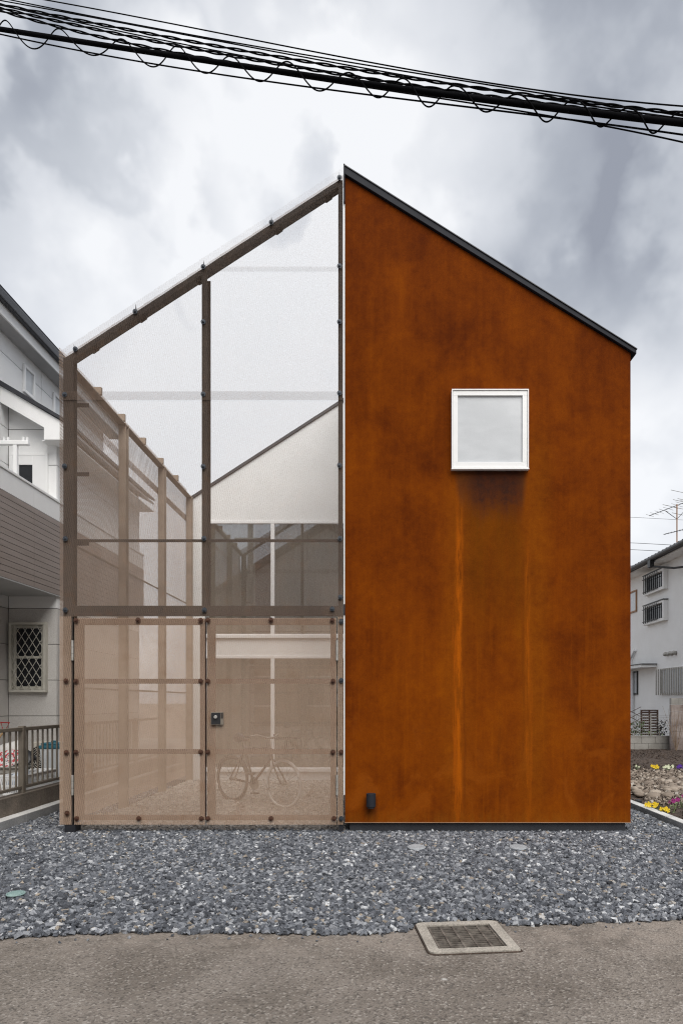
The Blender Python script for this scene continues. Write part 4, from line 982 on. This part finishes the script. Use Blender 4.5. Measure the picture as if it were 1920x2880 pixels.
def bush(px, Yb, h_, w_, n, mat, label, stems=4, name='shrub'):
    xx = X(px, Yb); th = thing(name, label, 'plant', (xx, Yb, .05)); rr = random.Random(px*3); g = MB(); s2 = MB()
    for k in range(stems):
        a = rr.uniform(0, 6.28); tip = Vector((xx+math.cos(a)*w_*rr.uniform(.3, 1), Yb+math.sin(a)*w_*.5, .05+h_*rr.uniform(.7, 1))); midp = Vector((xx, Yb, .05)).lerp(tip, .5)+Vector((rr.uniform(-.06, .06), 0, .04))
        s2.tube([(xx, Yb, .03), midp, tip], .006, 4, rs=[.009, .006, .002])
    for i in range(n):
        a, d_ = rr.uniform(0, 6.28), math.sqrt(rr.random())*w_; z_ = .08+h_*rr.random(); c = Vector((xx+math.cos(a)*d_, Yb+math.sin(a)*d_*.6, z_)); l_ = rr.uniform(.02, .05)
        u_ = Vector((rr.uniform(-1, 1), rr.uniform(-1, 1), rr.uniform(-.5, 1))).normalized()*l_; v_ = u_.cross(Vector((rr.random(), 1, .3))).normalized()*l_*.5
        g.add([c-u_, c+v_, c+u_, c-v_], [(0, 1, 2, 3)])
    obj('stems', s2, dry_twig, th)
    if n: obj('foliage', g, mat, th)
bush(1783, 20.8, .75, .35, 260, leaf_m, 'green shrub below the brown trellis behind the wire fence')
bush(1858, 20.5, .8, .16, 120, black_m, 'dark shrub just right of the brown slatted screen')
bush(1838, 20.2, .5, .3, 60, leaf_pale, 'low straw coloured plant in front of the slatted screen', 7)
bush(1900, 19.2, 1.3, .4, 0, leaf_m, 'bare leafless shrub in front of the stained block wall', 12, 'bare_shrub')

# white house on the right
wh = thing('white_house', 'white rendered two storey house with dark tiled roof behind the soil plot on the right', 'house', (10, 23, 0))
XH = 10.0; EZ = 6.30
obj('wall', MB().box(XH, 18, 16, 29, 0, EZ), stucco, wh)
obj('eave_board', MB().box(XH-.55, XH-.01, 15.5, 29.5, EZ-.06, EZ-.0), dark_metal, wh)
obj('soffit', MB().box(XH-.50, XH-.002, 15.5, 29.4, EZ-.10, EZ-.062), stucco, wh)
obj('gutter', MB().cyl((XH-.62, 15.5, EZ+.0), (XH-.62, 29.5, EZ+.0), .075, 10), black_m, wh)
obj('roof', MB().prism([(XH-.60, EZ+.02), (14, EZ+1.75), (18.6, EZ+.02)], 15.4, 29.6), roof_metal, wh)
tl = MB(); n_ = 8
tvs = []
for i in range(n_+1):
    a = math.pi*i/n_; tvs.append((math.cos(a)*.09, math.sin(a)*.07))
L_ = math.hypot(4.55, 1.72); mesh_t = MB(); V_ = [(0, y_, z_) for y_, z_ in tvs]+[(L_, y_, z_) for y_, z_ in tvs]
mesh_t.add(V_, [(i, i+1, n_+2+i, n_+1+i) for i in range(n_)]+[tuple(range(n_+1)), tuple(range(2*n_+1, n_, -1))]); mt_ = mesh_t.mesh('tile_row', tile_m)
pit = math.atan2(1.73, 4.6)
for k in range(48): inst('tile_row', mt_, (XH-.63, 15.6+k*.29, EZ+.03), wh, (0, -pit, 0))
def bar_window(z0, z1, ya, yb2):
    g = MB(); xo = XH-.16
    g.box(xo, XH-.001, ya, ya+.12, z0, z1); g.box(xo, XH-.001, yb2-.1, yb2, z0, z1); g.box(xo, XH-.001, ya+.12, yb2-.1, z0, z0+.10); g.box(xo, XH-.001, ya+.12, yb2-.1, z1-.08, z1)
    wd = obj('barred_window', g, stucco, wh, bevel=.01)
    obj('pane', MB().box(XH-.05, XH-.002, ya+.12, yb2-.1, z0+.1, z1-.08), dark_glass, wd)
    obj('hood', MB().box(xo-.03, XH-.001, ya-.03, yb2+.03, z1+.001, z1+.03), black_m, wd)
    for k in range(8):
        yy = ya+.45+k*(yb2-ya-.40)/8; obj('bar', MB().cyl((xo-.04, yy, z0+.05), (xo-.04, yy, z1-.03), .014, 6), black_m, wd)
    for z_ in (z0+.12, z1-.14): obj('bar_rail', MB().cyl((xo-.045, ya+.4, z_), (xo-.045, yb2, z_), .012, 6), black_m, wd)
bar_window(5.30, 6.02, 23.35, 25.1); bar_window(4.22, 4.93, 23.35, 25.1)
def flat_window(y0_, y1_, z0, z1, fm):
    g = MB(); t_ = .06; x0_ = XH-.05
    g.box(x0_, XH-.001, y0_, y1_, z0, z0+t_); g.box(x0_, XH-.001, y0_, y1_, z1-t_, z1); g.box(x0_, XH-.001, y0_, y0_+t_, z0+t_, z1-t_); g.box(x0_, XH-.001, y1_-t_, y1_, z0+t_, z1-t_)
    wd = obj('window', g, fm, wh); obj('pane', MB().box(XH-.02, XH-.002, y0_+t_, y1_-t_, z0+t_, z1-t_), frosted, wd); return wd
flat_window(26.1, 27.2, 4.88, 5.72, copper)
flat_window(26.0, 27.0, 1.7, 2.6, black_m)
wd = flat_window(19.0, 23.9, 1.68, 2.58, galv)
for k in range(26): obj('bar', MB().box(XH-.16, XH-.13, 19.6+k*.175, 19.645+k*.175, 1.66, 2.56), galv, wd)
obj('canopy', MB().box(XH-.55, XH-.002, 24.3, 27.5, 2.66, 2.76), white_wall, wh); obj('canopy_cover', MB().box(XH-.58, XH-.003, 24.25, 27.5, 2.762, 2.79), black_m, wh)
g = MB().tube([(XH-.06, 26.2, 3.4), (XH-.08, 26.6, 3.1), (XH-.08, 26.6, 2.8)], .05, 8); g.cyl((XH-.08, 26.4, 0.2), (XH-.08, 26.4, 2.6), .06, 8); obj('downpipe', g, plastic_white, wh)
for px, py in ((1877, 1840), (1889, 1838), (1900, 1836)):
    yy = XH*F/(px-1055); z_ = EYE-(py-1972)*yy/F
    g = MB(); g.tube([(XH-.002, yy, z_), (XH-.10, yy, z_), (XH-.16, yy, z_-.02)], .07, 12, rs=[.07, .075, .045]); obj('vent_hood', g, galv, wh, smooth=True)
dp = MB().box(XH-.68, XH-.54, 23.2, 23.42, EZ-.28, EZ+.02); obj('rain_hopper', dp, black_m, wh); obj('drain_pipe', MB().tube([(XH-.6, 23.3, EZ-.25), (XH-.3, 22.2, EZ-.52), (XH-.05, 21.4, EZ-.6)], .035, 8), black_m, wh)
# TV antenna
YA = 23.5; mx = X(1902, YA)
an = thing('tv_antenna', 'rooftop television antenna mast with two element booms on the white house', 'antenna', (mx, YA, 6.5))
zb0 = Z(1555, YA); obj('mast', MB().cyl((mx, YA, zb0-.3), (mx, YA, Z(1418, YA)), .022, 8), copper, an)
for dx_, dy_ in ((-.35, 0), (.35, .1), (0, .4), (.1, -.4)): obj('stay', MB().tube([(mx, YA, zb0+.05), (mx+dx_*.6, YA+dy_*.6, zb0-.1), (mx+dx_, YA+dy_, zb0-.42)], .012, 5), dark_metal, an)
def boom(x0_, y0_, x1_, y1_, n_, el, vec):
    a = Vector((X(x0_, YA), YA-.3, Z(y0_, YA))); b_ = Vector((X(x1_, YA), YA+.35, Z(y1_, YA))); bo = obj('boom', MB().cyl(a, b_, .014, 6), dark_metal, an)
    for k in range(n_):
        c = a.lerp(b_, (k+.1)/n_); l_ = el*(.55+.6*k/n_); v_ = Vector(vec)*l_; obj('element', MB().cyl(c-v_, c+v_, .006, 4), galv, bo)
boom(1815, 1457, 1990, 1385, 12, .26, (.95, .1, -.24)); boom(1855, 1509, 1990, 1468, 14, .1, (.9, .3, -.1))
g = MB().tube([(X(1866, YA), YA-.1, Z(1439, YA)), (mx, YA, Z(1460, YA)), (X(1940, YA), YA+.1, Z(1420, YA))], .012, 5); obj('strut', g, dark_metal, an)
for yy_, a_, b_ in ((1378, 1885, 2000), (1402, 1904, 2000), (1405, 1891, 2000), (1419, 1862, 1960), (1442, 1888, 1990)): obj('element', MB().cyl((X(a_, YA), YA, Z(yy_, YA)), (X(b_, YA), YA+.2, Z(yy_+(b_-a_)*.16, YA)), .009, 4), galv, an)
obj('amplifier', MB().box(mx-.03, mx+.08, YA-.06, YA, Z(1533, YA), Z(1527, YA)), plastic_white, an)
for i, (py, r_, d_) in enumerate(((1455, .008, 'uppermost'), (1527, .012, 'middle'), (1546, .012, 'lowest'), (1592, .02, 'thick short'))):
    o2 = obj('distant_wire', MB().tube([(X(1650, 34), 34, Z(py-5, 34)), (X(1790, 34), 34, Z(py+.5, 34)), (X(2300, 34), 34, Z(py+28, 34))], r_, 4), dark_metal,
             label=['thin wire crossing the sky at antenna height, uppermost of the far wires', 'thin wire in the sky just above the antenna foot, second of the far wires', 'thin wire just above the tiled roof, third of the far wires', 'thicker dark wire meeting the tiled roof by the rusty house'][i], cat='wire')

# ------------------------------------------------------------------ overhead cables
def Yc(px, k=0): return 6.6-1.9*px/1920+k
def path(pts, k, step=24, wob=0, per=62, ph=0):
    pts = sorted(pts); xs_ = [p[0] for p in pts]; ys2 = [p[1] for p in pts]
    cf = np.polyfit(xs_, ys2, min(3, len(pts)-1)) if len(pts) > 3 else np.polyfit(xs_, ys2, 1)
    out_ = []
    for px in np.arange(-520, 2320, step):
        if px < xs_[0]: py = np.polyval(cf, xs_[0])+np.polyval(np.polyder(cf), xs_[0])*(px-xs_[0])
        elif px > xs_[-1]: py = np.polyval(cf, xs_[-1])+np.polyval(np.polyder(cf), xs_[-1])*(px-xs_[-1])
        else: py = np.polyval(cf, px)
        Y_ = Yc(px, k); a = 2*math.pi*px/per+ph
        out_.append(Vector((X(px, Y_), Y_+wob*.9*math.sin(a), Z(py, Y_)+wob*math.cos(a))))
    return out_
T_ = [(0, 83), (184, 109), (367, 138), (551, 165), (735, 195), (960, 227), (1205, 260), (1450, 291), (1695, 320), (1920, 348)]
LBL = 'cables crossing the sky'
def cable(name, pts, r_, label, k=0, wob=0, n=7, twin=False, per=62, step=24):
    g = MB(); g.tube(path(pts, k, 6 if wob else step, wob, per), r_, n)
    if twin: g.tube(path(pts, k, 6, wob, per, math.pi), r_, n)
    obj(name, g, cable_m, smooth=True, label=label, cat='cable', group=LBL)
cable('trunk_cable', T_, .021, 'thickest black cable of the overhead bundle crossing the sky', n=12)
cable('overhead_cable', [(0, 92), (245, 153), (490, 192), (735, 222), (960, 252), (1266, 297), (1511, 328), (1695, 350), (1920, 377)], .0062, 'thin cable running just below the thickest overhead cable', .02)
cable('overhead_cable', [(600, 178), (1040, 250), (1358, 290), (1511, 322), (1695, 357), (1920, 399)], .0055, 'lowest thin cable leaving the bundle at the right edge', .1)
cable('overhead_cable', [(129, 0), (306, 32), (490, 69), (960, 158), (1205, 207), (1450, 247), (1695, 274), (1920, 300)], .0055, 'topmost thin cable of the overhead bundle', .3)
cable('overhead_cable', [(24, 0), (306, 52), (612, 110), (960, 176), (1205, 213), (1450, 247), (1695, 290), (1920, 328)], .0052, 'second thin cable from the top of the overhead bundle', .25)
cable('overhead_cable', [(-60, -10), (0, 0), (306, 61), (490, 92), (735, 135), (960, 181), (1300, 240), (1600, 290), (1920, 333)], .0052, 'third thin cable from the top of the overhead bundle', .2)
cable('overhead_cable', [(0, 16), (200, 57), (429, 105), (620, 145), (826, 186), (1000, 215), (1300, 262), (1600, 303), (1920, 346)], .0052, 'thin straight cable between the twisted overhead cables', .12)
cable('twisted_cable', [(0, 12), (153, 43), (324, 77), (490, 106), (673, 142), (960, 190), (1266, 235), (1572, 279), (1920, 319)], .0062, 'upper twisted pair cable in the overhead bundle', .16, .0075, 6, True, 124)
cable('twisted_cable', [(0, 21), (245, 80), (490, 127), (735, 170), (960, 209), (1144, 238), (1511, 290), (1920, 338)], .0062, 'middle twisted pair cable in the overhead bundle', .08, .0075, 6, True, 112)
cable('twisted_cable', [(0, 31), (184, 80), (367, 119), (560, 160), (760, 196), (960, 228), (1300, 262), (1920, 345)], .0062, 'lower twisted pair cable that meets the thickest cable', .05, .0075, 6, True, 118)
base = path([(a, b_+9) for a, b_ in T_], .0, 5); g = MB(); hp = []
for i, p in enumerate(base):
    px = -520+5*i; a = 2*math.pi*(px-89)/158.5+.35*math.sin(px*.011); amp = .098*(Yc(px)/6.6)*(1+.15*math.sin(px*.017))
    hp.append(p+Vector((.0, .05*math.sin(a), -amp*math.cos(a)+.012)))
g.tube(hp, .0058, 6); obj('spiral_hanger', g, cable_m, smooth=True, label='thin wire coiled in open loops around the thickest overhead cable', cat='cable', group=LBL)

# ------------------------------------------------------------------ across the street (seen only mirrored in the glass)
op = thing('opposite_house', 'gabled house across the street mirrored in the courtyard windows', 'house', (-3, -8, 0))
obj('gable_wall', MB().prism([(-7.5, 0), (3, 0), (3, 6.2), (-2.2, 9.4), (-7.5, 6.2)], -14, -6.5), far_wall, op)
obj('roof', MB().prism([(-8, 5.95), (-2.2, 9.5), (3.5, 5.95), (3.5, 6.15), (-2.2, 9.75), (-8, 6.15)], -14.2, -6.1), dark_metal, op)
obj('timber_front', MB().box(-7.3, 2.8, -6.49, -6.42, .3, 4.4), timber, op)
for xx in (-6.2, -3.2, -.2): 
    wd = obj('window', framebars(MB(), xx, xx+1.5, 1.2, 2.6, .06, -6.415, -6.36), white_frame, op); obj('pane', MB().box(xx+.06, xx+1.44, -6.41, -6.40, 1.26, 2.54), dark_glass, wd)
up_ = thing('utility_pole', 'grey concrete utility pole across the street', 'utility pole', (-5.2, -3.6, 0))
obj('pole', MB().cyl((-5.2, -3.6, 0), (-5.2, -3.6, 9), .16, 16, .11), concrete, up_); obj('cross_arm', MB().box(-5.9, -4.5, -3.8, -3.72, 8.2, 8.3), galv, up_)
